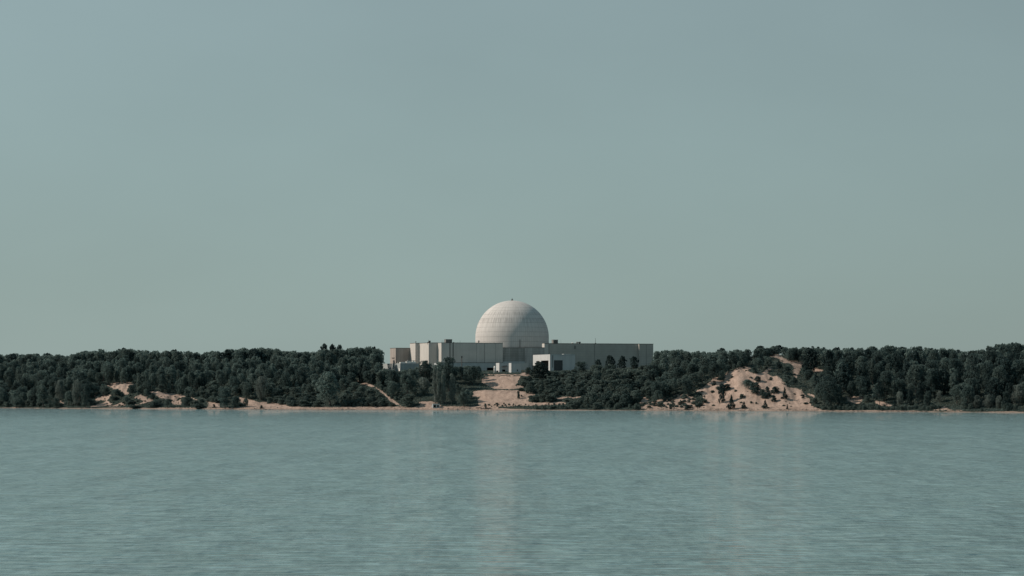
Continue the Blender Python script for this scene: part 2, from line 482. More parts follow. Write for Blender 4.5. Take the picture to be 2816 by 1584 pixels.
def in_poly(px, py, P):
    c = np.zeros(px.shape, bool)
    j = len(P) - 1
    for i in range(len(P)):
        xi, yi = P[i]; xj, yj = P[j]
        if yi != yj:
            c ^= ((yi > py) != (yj > py)) & (px < (xj - xi) * (py - yi) / (yj - yi) + xi)
        j = i
    return c
def sand_at(px, py):
    px = np.asarray(px, float); py = np.asarray(py, float)
    m = np.zeros(px.shape, bool)
    for P in SAND:
        lo = P.min(0); hi = P.max(0)
        k = (px >= lo[0]) & (px <= hi[0]) & (py >= lo[1]) & (py <= hi[1])
        if k.any():
            m[k] |= in_poly(px[k], py[k], P)
    return m

_beach = interp([-2500, 0, 240, 300, 700, 1250, 1450, 1500, 1760, 1800, 2240, 2300, 2540, 2600, 2660, 2816, 5300], [1.1, 1.2, 1.3, 2.2, 4, 4, 4, 1.2, 1.0, 2.5, 2.5, 1.4, 1.6, 3.0, 1.4, 1.2, 1.2])
def build_land():
    u = np.concatenate([np.arange(-2500, -200, 50), np.arange(-200, 3000, 3.2), np.arange(3000, 5301, 50)])
    d = np.concatenate([[-40, -20, -8, -3, -1], np.arange(0, 6, 0.4), np.arange(6, 80, 0.55), np.arange(80, 200, 6), np.arange(200, 900, 60), [1400, 2500, 5000]])
    U, D = np.meshgrid(u, d)
    Y = shoreY(U) + D; X = (U - CX) / F * Y; Z = gz(U, D)
    px, py = proj(X, Y, Z)
    wob = 5.0
    s = sand_at(px + wob * fbm(X, Y, 1.6), py + 0.5 * wob * fbm(X + 40, Y, 1.6)) & (D < 130)
    beach = np.clip((_beach(U) * (1 + 1.3 * fbm(X, Y, 7)) + 0.5 * fbm(X, Y, 1.7) - D) / 0.5, 0, 1)
    veg = 1 - np.maximum(s.astype(float), beach)
    damp = np.clip(1.0 - D / 1.6, 0, 1)
    nr, nc = U.shape
    idx = np.arange(nr * nc).reshape(nr, nc)
    Q = np.stack([idx[:-1, :-1], idx[:-1, 1:], idx[1:, 1:], idx[1:, :-1]], -1).reshape(-1, 4)
    V = np.stack([X, Y, Z], -1).reshape(-1, 3)
    m, nt, b = new_mat('sandy_ground')
    geo = N(nt, 'ShaderNodeNewGeometry').outputs['Position']
    va = N(nt, 'ShaderNodeAttribute', attribute_name='veg').outputs['Fac']
    da = N(nt, 'ShaderNodeAttribute', attribute_name='damp').outputs['Fac']
    n1 = noise(nt, geo, 0.35, 5, 0.6); n2 = noise(nt, geo, 1.6, 5, 0.65); n3 = noise(nt, geo, 0.9, 4, 0.6, (1, 0.5, 2.0))
    c1 = ramp(nt, [(0.3, (0.325, 0.240, 0.195)), (0.7, (0.43, 0.325, 0.268))]); nt.links.new(n1, c1.inputs[0])
    c2 = ramp(nt, [(0.35, (0.78,) * 3), (0.6, (1.0,) * 3)]); nt.links.new(n2, c2.inputs[0])
    sandc = mixc(nt, 1.0, c1.outputs[0], c2.outputs[0], 'MULTIPLY')
    rill = noise(nt, geo, 1.0, 5, 0.65, (0.75, 0.16, 0.16))
    rr_ = ramp(nt, [(0.36, (0.74,) * 3), (0.55, (1.0,) * 3)]); nt.links.new(rill, rr_.inputs[0])
    sandc = mixc(nt, 1.0, sandc, rr_.outputs[0], 'MULTIPLY')
    # scattered dead grass and litter on the sand
    tuft = mathn(nt, 'GREATER_THAN', n3, 0.66)
    sandc = mixc(nt, mathn(nt, 'MULTIPLY', tuft, 0.6), sandc, (0.11, 0.10, 0.085))
    sandc = mixc(nt, mathn(nt, 'MULTIPLY', da, 0.55), sandc, (0.10, 0.085, 0.075))
    g1 = ramp(nt, [(0.3, (0.018, 0.026, 0.022)), (0.7, (0.05, 0.058, 0.046))]); nt.links.new(n2, g1.inputs[0])
    vv = mathn(nt, 'ADD', va, mathn(nt, 'MULTIPLY', mathn(nt, 'SUBTRACT', n2, 0.5), 0.7))
    vr = ramp(nt, [(0.42, (0, 0, 0)), (0.56, (1, 1, 1))]); nt.links.new(vv, vr.inputs[0])
    nt.links.new(mixc(nt, vr.outputs[0], sandc, g1.outputs[0]), b.inputs['Base Color'])
    b.inputs['Roughness'].default_value = 0.95
    b.inputs['Specular IOR Level'].default_value = 0.1
    bp = N(nt, 'ShaderNodeBump'); bp.inputs['Strength'].default_value = 0.5; bp.inputs['Distance'].default_value = 0.25
    nt.links.new(n2, bp.inputs['Height']); nt.links.new(bp.outputs[0], b.inputs['Normal'])
    me = mesh_np('terrain', V, Q, m, True, {'veg': veg.ravel(), 'damp': damp.ravel()})
    tag(link('terrain', me), kind='structure')
build_land()

# ------------------------------------------------------------------ water
def build_water():
    m, nt, b = new_mat('lake_water')
    geo = N(nt, 'ShaderNodeNewGeometry').outputs['Position']
    b.inputs['Base Color'].default_value = (0.168, 0.265, 0.268, 1)
    b.inputs['IOR'].default_value = 1.333
    # ripples of about 2 m, chop of 5 m, a long low swell, and gusts that roughen lanes of the surface
    h1 = noise(nt, geo, 1.0, 1, 0.5, (0.20, 0.75, 1))
    h1 = mathn(nt, 'SUBTRACT', 1.0, mathn(nt, 'MULTIPLY', mathn(nt, 'ABSOLUTE', mathn(nt, 'SUBTRACT', h1, 0.5)), 2.0))   # peaked crests
    h2 = noise(nt, geo, 1.0, 1, 0.5, (0.3, 1.5, 1))
    h4 = noise(nt, geo, 1.0, 1, 0.5, (0.05, 0.25, 1))
    h3 = noise(nt, geo, 1.0, 2, 0.5, (0.03, 0.07, 1))
    gust = noise(nt, geo, 1.0, 5, 0.62, (0.07, 0.022, 1))
    gr = ramp(nt, [(0.33, (0, 0, 0)), (0.67, (1, 1, 1))]); nt.links.new(gust, gr.inputs[0])
    calm = mathn(nt, 'ADD', 0.55, mathn(nt, 'MULTIPLY', gr.outputs[0], 0.9))
    hh = mathn(nt, 'ADD', mathn(nt, 'MULTIPLY', h1, 0.85), mathn(nt, 'MULTIPLY', h2, 0.14))
    hh = mathn(nt, 'MULTIPLY', hh, calm)
    h5 = noise(nt, geo, 1.0, 2, 0.5, (0.075, 0.085, 1))
    hh = mathn(nt, 'ADD', hh, mathn(nt, 'MULTIPLY', h5, 0.38))
    h = mathn(nt, 'ADD', hh, mathn(nt, 'ADD', mathn(nt, 'MULTIPLY', h4, 0.35), mathn(nt, 'MULTIPLY', h3, 0.3)))
    # the lee of the far bank is calmer
    sp = N(nt, 'ShaderNodeSeparateXYZ'); nt.links.new(geo, sp.inputs[0])
    lee = N(nt, 'ShaderNodeMapRange'); lee.interpolation_type = 'SMOOTHSTEP'
    lee.inputs['From Min'].default_value = 560; lee.inputs['From Max'].default_value = 860
    lee.inputs['To Min'].default_value = 1.0; lee.inputs['To Max'].default_value = 0.3
    nt.links.new(mathn(nt, 'ADD', sp.outputs[1], mathn(nt, 'MULTIPLY', sp.outputs[0], 0.5)), lee.inputs['Value'])
    lee_f = lee.outputs[0]
    nt.links.new(mathn(nt, 'MULTIPLY', lee_f, mathn(nt, 'ADD', 0.10, mathn(nt, 'MULTIPLY', gr.outputs[0], 0.05))), b.inputs['Roughness'])
    bp = N(nt, 'ShaderNodeBump'); bp.inputs['Distance'].default_value = 1.0
    nt.links.new(lee_f, bp.inputs['Strength'])
    nt.links.new(h, bp.inputs['Height']); nt.links.new(bp.outputs[0], b.inputs['Normal'])
    ys = [-400, 60, 400, 1300]
    V = []; Q = []
    for y in ys:
        for x in (-3000, -300, 300, 3000):
            V.append((x, y, 0))
    for r in range(3):
        for c in range(3):
            a = r * 4 + c
            Q.append((a, a + 1, a + 5, a + 4))
    tag(link('water', mesh_np('water', V, Q, m)), kind='structure')
build_water()

# ------------------------------------------------------------------ buildings
TH = R(18)
E1 = np.array([math.cos(TH), math.sin(TH)]); E2 = np.array([-math.sin(TH), math.cos(TH)])
def along(p, e, px):
    """distance t so that p + t e projects to photo column px"""
    k = (px - CX) / F
    return (k * p[1] - p[0]) / (e[0] - k * e[1])
def at(px, Y):
    return np.array([(px - CX) / F * Y, Y])
def zof(py, Y):
    return CZ + (HY - py) / F * Y

def wall_piece(mb, axis, at0, th, a0, a1, z0, z1, holes):
    """a wall along x (axis 'x': y from at0 to at0+th) or along y, as a grid of boxes with holes left open"""
    As = sorted({a0, a1, *[h[0] for h in holes], *[h[1] for h in holes]}); Zs = sorted({z0, z1, *[h[2] for h in holes], *[h[3] for h in holes]})
    for i in range(len(As) - 1):
        for j in range(len(Zs) - 1):
            ca, cz = (As[i] + As[i + 1]) / 2, (Zs[j] + Zs[j + 1]) / 2
            if any(h[0] < ca < h[1] and h[2] < cz < h[3] for h in holes):
                continue
            if axis == 'x':
                mb.box(As[i], As[i + 1], at0, at0 + th, Zs[j], Zs[j + 1])
            else:
                mb.box(at0, at0 + th, As[i], As[i + 1], Zs[j], Zs[j + 1])

def block(name, label, cat, corner, w, dep, z0, z1, wmat, coping=True, front=(), side=(), group=None, wname='wall'):
    """a flat-roofed block whose local x runs along the facade and y into depth; origin at its front corner on the ground"""
    o = empty(name, (corner[0], corner[1], z0), TH)
    tag(o, label, cat, group)
    h = z1 - z0
    mb = MB(); t = 0.35
    wall_piece(mb, 'x', 0, t, 0, w, 0, h, list(front))
    wall_piece(mb, 'y', 0, t, t, dep, 0, h, list(side))
    mb.box(t, w, dep - t, dep, 0, h)
    mb.box(w - t, w, t, dep - t, 0, h)
    mb.build(wname, wmat, o)
    MB().box(t, w - t, t, dep - t, h - 0.6, h - 0.3).build('roof', M['roof'], o)
    if coping:
        c = MB(); e = 0.06
        c.box(-e, w + e, -e, t + e, h, h + 0.16); c.box(-e, t + e, t + e, dep, h, h + 0.16)
        c.box(w - t - e, w + e, t + e, dep, h, h + 0.16)
        c.build('coping', M['coping'], o)
    if front or side:
        MB().box(t + 0.02, w - t - 0.02, t + 2.2, t + 2.3, 0, h - 0.7).build('shade_board', M['dark'], o)  # near-black board that paints the shade inside, set back behind the openings
    return o

def strip(o, name, x, z0, z1, wid=0.2, mat='dark_steel', proud=0.12):
    return MB().box(x - wid / 2, x + wid / 2, -proud, -0.003, z0, z1).build(name, M[mat], o)

def front_x(corner, px):
    return along(corner, E1, px)

# --- main block beside the dome, then the stepped blocks behind it
D0 = at(1213.7, 1010.0)
Dw = front_x(D0, 1382.7); Dd = 9.0
zb = 13.0
D_zt = zof(943, 1010)
main = block('main_block', 'long grey windowless concrete block with dark pipes and rooftop units before the dome', 'building', D0, Dw, Dd, zb, D_zt, M['concrete'])
Hm = D_zt - zb
for px, wd in ((1237.4, 0.24), (1246, 0.26)):
    strip(main, 'downpipe', front_x(D0, px), 2.0, Hm, wd)
for px in (1310.4, 1332, 1362.5):
    strip(main, 'expansion_joint', front_x(D0, px), 2.5, Hm - 0.1, 0.16 if px == 1332 else 0.1, 'joint' if px != 1332 else 'steel', 0.04)
MB().box(0.0, Dw, -0.1, -0.003, zof(999, 1010) - zb, zof(996.5, 1010) - zb).build('base_course', M['coping'], main)
def roof_unit(o, x0, x1, y0, y1, z, h, louv=True):
    mb = MB().box(x0, x1, y0, y1, z, z + h)
    mb.box(x0 - 0.08, x1 + 0.08, y0 - 0.08, y1 + 0.08, z + h, z + h + 0.12)
    u = mb.build('air_handler', M['steel'], o)
    if louv:
        l = MB()
        n = 5
        for k in range(n):
            a = x0 + (x1 - x0) * (k + 0.25) / n
            l.box(a, a + (x1 - x0) * 0.5 / n, y0 - 0.05, y0 - 0.003, z + 0.2, z + h - 0.2)
        l.build('louvre', M['dark_steel'], u)
    return u
def vent(o, x, y, z, h, r, mat='steel', hood=True):
    mb = MB().lathe([(r * 0.7, z - 0.3), (r * 0.7, z + h * 0.7)], 10, x, y)
    if hood:
        mb.lathe([(r * 1.15, z + h * 0.62), (r * 1.15, z + h * 0.85), (r * 0.6, z + h)], 10, x, y)
    return mb.build('roof_vent', M[mat], o)
def mast(o, x, y, z, h, r=0.05):
    return MB().tube([(x, y, z - 0.3), (x, y, z + h)], [r, r * 0.6], 5).build('antenna', M['dark_steel'], o)
ux = front_x(D0, 1230.5); u2 = front_x(D0, 1247.5)
roof_unit(main, ux, u2, 2.0, 4.2, Hm - 0.3, 1.6)
vent(main, front_x(D0, 1322), 2.5, Hm - 0.2, 1.25, 0.28)
vent(main, front_x(D0, 1252), 2.0, Hm - 0.2, 0.6, 0.2, 'dark_steel')
vent(main, front_x(D0, 1260), 1.4, Hm - 0.2, 0.42, 0.25, 'dark_steel')
mast(main, front_x(D0, 1269.5), 2, Hm, 1.0)
mast(main, front_x(D0, 1363), 1.0, Hm, 0.35, 0.09); mast(main, front_x(D0, 1376), 1.0, Hm, 0.3, 0.09)
rl = MB()
for k in range(5):
    xx = front_x(D0, 1216 + k * 3)
    rl.tube([(xx, 1.2, Hm), (xx, 1.2, Hm + 0.75)], [0.025, 0.025], 4)
rl.tube([(front_x(D0, 1216), 1.2, Hm + 0.75), (front_x(D0, 1228), 1.2, Hm + 0.75)], [0.025, 0.025], 4)
rl.build('roof_railing', M['steel'], main)

pc = D0 + E2 * along(D0, E2, 1203.7)                       # right end of the next block's front
C0 = pc - E1 * -along(pc, E1, 1179)
Cd = along(C0, E2, 1153.4)
Cw = float((pc - C0) @ E1) + 0.25
cblk = block('stair_block', 'tall concrete block with broad sunlit side wall and rooftop vents', 'building', C0, Cw, Cd + 0.3, zb, zof(943, C0[1]) , M['concrete'])
Hc = zof(943, C0[1]) - zb
for px, h, r in ((1173, .55, .35), (1176.5, 1.0, .12), (1179.5, .5, .3), (1187, .95, .35), (1189, 1.0, .3)):
    vent(cblk, front_x(C0, px) if px > 1179 else 0.6 + (1179 - px) * 0.02, 1.0 + abs(1180 - px) * 0.25, Hc - 0.2, h + 0.1, r, 'dark_steel')
mast(cblk, front_x(C0, 1182.5), 2.0, Hc, 1.25)
vent(cblk, 1.0, 7.5, Hc - 0.2, 0.6, 0.5, 'dark_steel', False)

pb = C0 + E2 * Cd
B0 = pb - E1 * -along(pb, E1, 1142.3)
Bd = along(B0, E2, 1128)
Bw = float((pb - B0) @ E1) + 0.25
bblk = block('slim_tower', 'narrow concrete block with a round tank on its roof corner, second from the tan block', 'building', B0, Bw, Bd + 0.3, zb, zof(944, B0[1]), M['concrete'])
Hb = zof(944, B0[1]) - zb
MB().lathe([(0.06, Hb - 0.3), (0.06, Hb + 0.35), (0.2, Hb + 0.4), (0.24, Hb + 0.6), (0.14, Hb + 0.75)], 10, 0.3, 0.5).build('roof_tank', M['steel'], bblk)

pa = B0 + E2 * Bd
A0 = pa - E1 * -along(pa, E1, 1088)
Ad = along(A0, E2, 1072.7)
Aw = float((pa - A0) @ E1) + 0.25
ablk = block('tan_block', 'lower tan windowless block at the woodland end of the plant', 'building', A0, Aw, Ad, zb, zof(957.6, A0[1]), M['tan_wall'])
Ha = zof(957.6, A0[1]) - zb
MB().box(-0.25, -0.003, 1.5, 5.0, zof(984.5, A0[1]) - zb, zof(984.0, A0[1]) + 0.12 - zb).build('canopy', M['coping'], ablk)
MB().box(-0.06, -0.003, 1.8, 2.8, zof(999, A0[1]) - zb, zof(990, A0[1]) - zb).build('door', M['steel'], ablk)

# --- low building in front of the tan block
I0 = at(1100.7, 1000.0)
iblk = block('low_annex', 'low pale flat-roofed annex half hidden by trees before the tan block', 'building', I0, front_x(I0, 1152), along(I0, E2, 1052), 12.6, zof(999, 1000), M['annex_wall'], coping=False)
Hi = zof(999, 1000) - 12.6
for x0, x1, y0, y1, h, mt in ((0.5, 2.6, 1.5, 3, .45, 'white_paint'), (2.8, 4.4, 1.2, 3, .75, 'white_paint'), (3.4, 4.2, 2, 2.8, 1.25, 'steel'), (4.6, 6.3, 1.4, 3.2, .6, 'white_paint'), (5.2, 5.9, 1.8, 2.6, 1.1, 'white_paint'), (-0.0 + 0.6, 1.0, 5, 6, .6, 'steel')):
    MB().box(x0, x1, y0, y1, Hi - 0.3, Hi + h).build('roof_unit', M[mt], iblk)
MB().tube([(0.8, 1.6, Hi + 0.6), (2.8, 1.4, Hi + 0.75), (4.6, 1.5, Hi + 0.95), (6.4, 1.5, Hi + 1.0)], [0.09] * 4, 6).build('pipe', M['steel'], iblk)
MB().box(-0.1, -0.004, 0.2, 1.6, 0.9, 1.9).build('wall_panel', M['white_paint'], iblk)

# --- podium in front of the main block
P0 = at(1204.0, 1001.5)
podium = block('podium_building', 'low pale building along the foot of the main block', 'building', P0, front_x(P0, 1453), 4.6, 12.3, zof(998, 1003), M['pale_wall'], coping=False,
               front=[(front_x(P0, 1339), front_x(P0, 1357), 0.6, zof(1011, 1005) - 12.3)])

# --- link building under the dome, in two tones
E0 = at(1382.7, 1018.5) + E1 * 0.02
L_w1 = front_x(E0, 1443)
link_a = block('stained_link_building', 'dark stained low wall block joining main block and dome base', 'building', E0, L_w1 - 0.02, 5.5, zb, zof(956.6, 1020), M['link_dark'])
Fz = E0 + E1 * L_w1
L_w2 = front_x(Fz, 1497.0)
link_b = block('grey_link_building', 'smoother grey-brown link block below the dome beside the brown wing', 'building', Fz, L_w2, 5.5, zb, zof(956.2, Fz[1]), M['link_wall'])
strip(link_a, 'expansion_joint', L_w1 - 0.2, 3.0, zof(957, 1020) - zb, 0.24, 'steel', 0.05)
MB().box(0, L_w1 - 0.1, -0.25, -0.004, zof(1000, 1020) - zb, zof(994, 1020) - zb).build('ledge', M['pale_wall'], link_a)

# --- long brown wing
W0 = at(1497.2, float((Fz + E1 * L_w2)[1]) + 0.02)
Wz = zof(944.5, W0[1])
Ww1 = front_x(W0, 1508.5)
wing0 = block('grey_end_bay', 'narrow grey end bay of the brown wing with a sunlit side above the link roof', 'building', W0, Ww1 - 0.03, along(W0, E2, 1490.6), zb, Wz, M['concrete'])
W1 = W0 + E1 * Ww1
Ww = front_x(W1, 1757.0)
wing = block('brown_wing', 'long brown-grey windowless wing with louvred rooftop box, past the dome', 'building', W1, Ww, along(W1, E2, 1491.0), zb, Wz - 0.05, M['brown_wall'])
Hw = Wz - 0.05 - zb
for px in (1508.9, 1634):
    strip(wing, 'expansion_joint', front_x(W1, px) + 0.15, 2.0, Hw, 0.18, 'steel', 0.05)
MB().box(front_x(W1, 1578.5), front_x(W1, 1584), -0.1, -0.004, Hw - 1.9, Hw - 0.7).build('wall_louvre', M['steel'], wing)
roof_unit(wing, front_x(W1, 1524), front_x(W1, 1536.8), 1.0, 3.0, Hw - 0.3, 1.7)
vent(wing, front_x(W1, 1578), 1.5, Hw - 0.2, 0.7, 0.35, 'white_paint')
vent(wing, front_x(W1, 1590.5), 1.5, Hw - 0.2, 1.0, 0.35, 'steel')
vent(wing, front_x(W1, 1597), 1.4, Hw - 0.2, 1.0, 0.5, 'dark_steel')
mast(wing, front_x(W1, 1546), 1.5, Hw, 1.5, 0.03)
mast(wing, front_x(W1, 1640.5), 1.2, Hw, 2.2, 0.08)
MB().box(front_x(W1, 1639.3), front_x(W1, 1642), 1.0, 1.5, Hw - 0.3, Hw + 0.35).build('antenna_base', M['dark_steel'], wing)
pw = W1 + E1 * (Ww - 0.02)
G0 = at(1757.8, float(pw[1]) - 1.3)
bay = block('brown_end_bay', 'projecting brown end bay with one bright sunlit edge, closest to the sand hill', 'building', G0, front_x(G0, 1796.5), 15.0, zb, Wz - 0.08, M['brown_wall'])
strip(bay, 'expansion_joint', front_x(G0, 1777), 1.5, Wz - zb - 0.3, 0.2, 'steel', 0.05)

# --- white entrance building with open side and a large dark door
V0 = at(1512.5, 990.0)
Vd = along(V0, E2, 1465.8); Vw = front_x(V0, 1581.6)
vz0 = 13.0; vz1 = zof(974.5, 990)
hs = vz1 - vz0
def sy(px):
    return along(V0, E2, px)
door_h = zof(990.7, 990) - vz0
entr = block('entrance_building', 'white flat-roofed entrance building with dark roller door and open sunlit side', 'building', V0, Vw, Vd, vz0, vz1, M['white_wall'], coping=False,
             front=[(front_x(V0, 1523.3), front_x(V0, 1547.6), 0.0, door_h)],
             side=[(sy(1508.3), sy(1488), 0.0, zof(991.3, 993) - vz0), (sy(1484), sy(1474.5), 0.0, zof(993, 1005) - vz0)])
fx0, fx1 = front_x(V0, 1523.3), front_x(V0, 1547.6)
mb = MB().box(fx0 + 0.01, fx1 - 0.01, 0.22, 0.3, 0, door_h - 0.01)
for k in range(9):
    z = door_h * (k + 0.5) / 9.5
    mb.box(fx0 + 0.02, fx1 - 0.02, 0.18, 0.22, z, z + 0.05)
mb.build('roller_door', M['dark_steel'], entr)
MB().box(0, Vw, -0.05, -0.003, hs - 0.35, hs).build('fascia', M['pale_wall'], entr)
MB().tube([(front_x(V0, 1519.8), -0.12, hs - 0.4), (front_x(V0, 1519.8), -0.12, 2.6), (front_x(V0, 1519.3), -0.12, 1.8)], [0.09] * 3, 6).build('downpipe', M['dark_steel'], entr)
vent(entr, front_x(V0, 1530), 1.0, hs - 0.3, 0.35, 0.25, 'white_paint', False)
vent(entr, front_x(V0, 1545), 1.0, hs - 0.3, 0.3, 0.2, 'white_paint', False)
MB().box(front_x(V0, 1555), front_x(V0, 1575), 2.0, 4.0, hs - 0.5, hs + 0.2).build('roof_unit', M['pale_wall'], entr)

# --- pair of small white buildings at the top of the cleared sand
h1_0 = at(1373.0, 980.0)
h1 = block('pump_house', 'small white windowless pump house with an open foot, beside the white tank', 'building', h1_0, front_x(h1_0, 1399.5), along(h1_0, E2, 1363.9), 12.0, zof(998, 980), M['white_wall'], coping=False,
           side=[(1.0, along(h1_0, E2, 1363.9) - 0.4, 0, zof(1019, 981) - 12.0)], front=[(1.1, 2.3, 0, 2.0)])
MB().add([(0.9, 0, 3.3), (2.9, 0, 3.45), (2.9, -0.9, 3.15), (0.9, -0.9, 3.05), (0.9, 0, 3.22), (2.9, 0, 3.37), (2.9, -0.9, 3.07), (0.9, -0.9, 2.97)],
         [(0, 1, 2, 3), (7, 6, 5, 4), (3, 2, 6, 7), (0, 3, 7, 4), (1, 5, 6, 2), (0, 4, 5, 1)]).build('awning', M['dark_steel'], h1)
h2_0 = at(1406.0, 974.5)
h2 = block('white_shed', 'small white shed with one tiny dark door, at the edge of the cleared sand', 'building', h2_0, front_x(h2_0, 1433.2), along(h2_0, E2, 1399.2), 12.0, zof(998.3, 974.5), M['white_wall'], coping=False)
dx = front_x(h2_0, 1423)
MB().box(dx - 0.18, dx + 0.18, -0.06, -0.003, zof(1021, 974) - 12.0, zof(1016, 974) - 12.0).build('door', M['dark'], h2)
for (o, c) in ((h1, h1_0), (h2, h2_0)):
    w_ = front_x(c, 1399.5 if o is h1 else 1433.2)
    MB().box(0, w_, -0.06, -0.003, zof(998.2, c[1]) - 12.0 - 0.28, zof(998.2, c[1]) - 12.0 - 0.02).build('fascia', M['pale_wall'], o)
tk = at(1361.0, 976.0)
tz = 12.0
tank = empty('storage_tank', (tk[0], tk[1], tz)); tag(tank, 'slim white storage tank standing against the pump house', 'tank')
MB().lathe([(0.42, 0), (0.42, zof(1009, 976) - tz), (0.3, zof(1007, 976) - tz), (0.05, zof(1006, 976) - tz)], 16).build('shell', M['white_paint'], tank, True)
for k in (1.2, 2.3, 3.4):
    MB().lathe([(0.44, k), (0.44, k + 0.09)], 16).build('hoop', M['steel'], tank)

# --- reactor dome
DOME = {'r': 101 / F * 1048.0}
dcx, dcy = (1408.3 - CX) / F * 1048.0, 1048.0
DOME['spring'] = zof(928, 1048.0) - zb
dome = empty('reactor_dome', (dcx, dcy, zb)); tag(dome, 'huge weathered concrete containment dome with panel seams rising behind the plant blocks', 'dome')
r, sp = DOME['r'], DOME['spring']
prof = [(r, 0), (r, sp * 0.5), (r, sp)]
top = zof(826.5, 1048) - zb - sp
for k in range(1, 40):
    a = math.pi / 2 * k / 40
    prof.append((r * math.cos(a), sp + top * math.sin(a)))
prof.append((0.02, sp + top))
MB().lathe(prof, 160, cap=False).build('dome_shell', dome_mat(), dome, True)
MB().lathe([(0.4, sp + top - 0.1), (0.36, sp + top + 0.35), (0.1, sp + top + 0.6), (0.04, sp + top + 1.05)], 8).build('lightning_rod', M['dark_steel'], dome)
lad = MB()
a = R(-78)
for da in (-0.012, 0.012):
    lad.tube([((r + 0.15) * math.cos(a + da), (r + 0.15) * math.sin(a + da), z) for z in (sp - 4.5, sp - 1.0)], [0.05, 0.05], 4)
lad.build('ladder', M['dark_steel'], dome)

# --- utility pole
pp = at(1270.0, 986.0)
pole = empty('utility_pole', (pp[0], pp[1], 12.2)); tag(pole, 'dark wooden utility pole standing in front of the main block', 'pole')
MB().tube([(0, 0, 0), (0, 0, zof(979.5, 986) - 12.2)], [0.17, 0.13], 8).build('post', M['wood'], pole)
MB().box(-0.24, 0.24, -0.24, 0.24, zof(984, 986) - 12.2, zof(979.5, 986) - 12.2).build('transformer', M['dark_steel'], pole)

# ------------------------------------------------------------------ plants: the meshes of each kind
def leaf_quads(P, Nrm, size, g, tone, aspect=1.0):
    n = len(P)
    Nrm = Nrm / (np.linalg.norm(Nrm, axis=1, keepdims=True) + 1e-9)
    ref = g.normal(size=(n, 3))
    a = np.cross(Nrm, ref); a /= np.linalg.norm(a, axis=1, keepdims=True) + 1e-9
    b = np.cross(Nrm, a)
    s = size[:, None]
    V = np.stack([P - a * s - b * s * aspect * .6, P + a * s * .8 - b * s * aspect, P + a * s + b * s * aspect * .7, P - a * s * .7 + b * s * aspect], 1).reshape(-1, 3)
    Q = np.arange(4 * n).reshape(-1, 4)
    return V, Q, np.repeat(tone, 4)

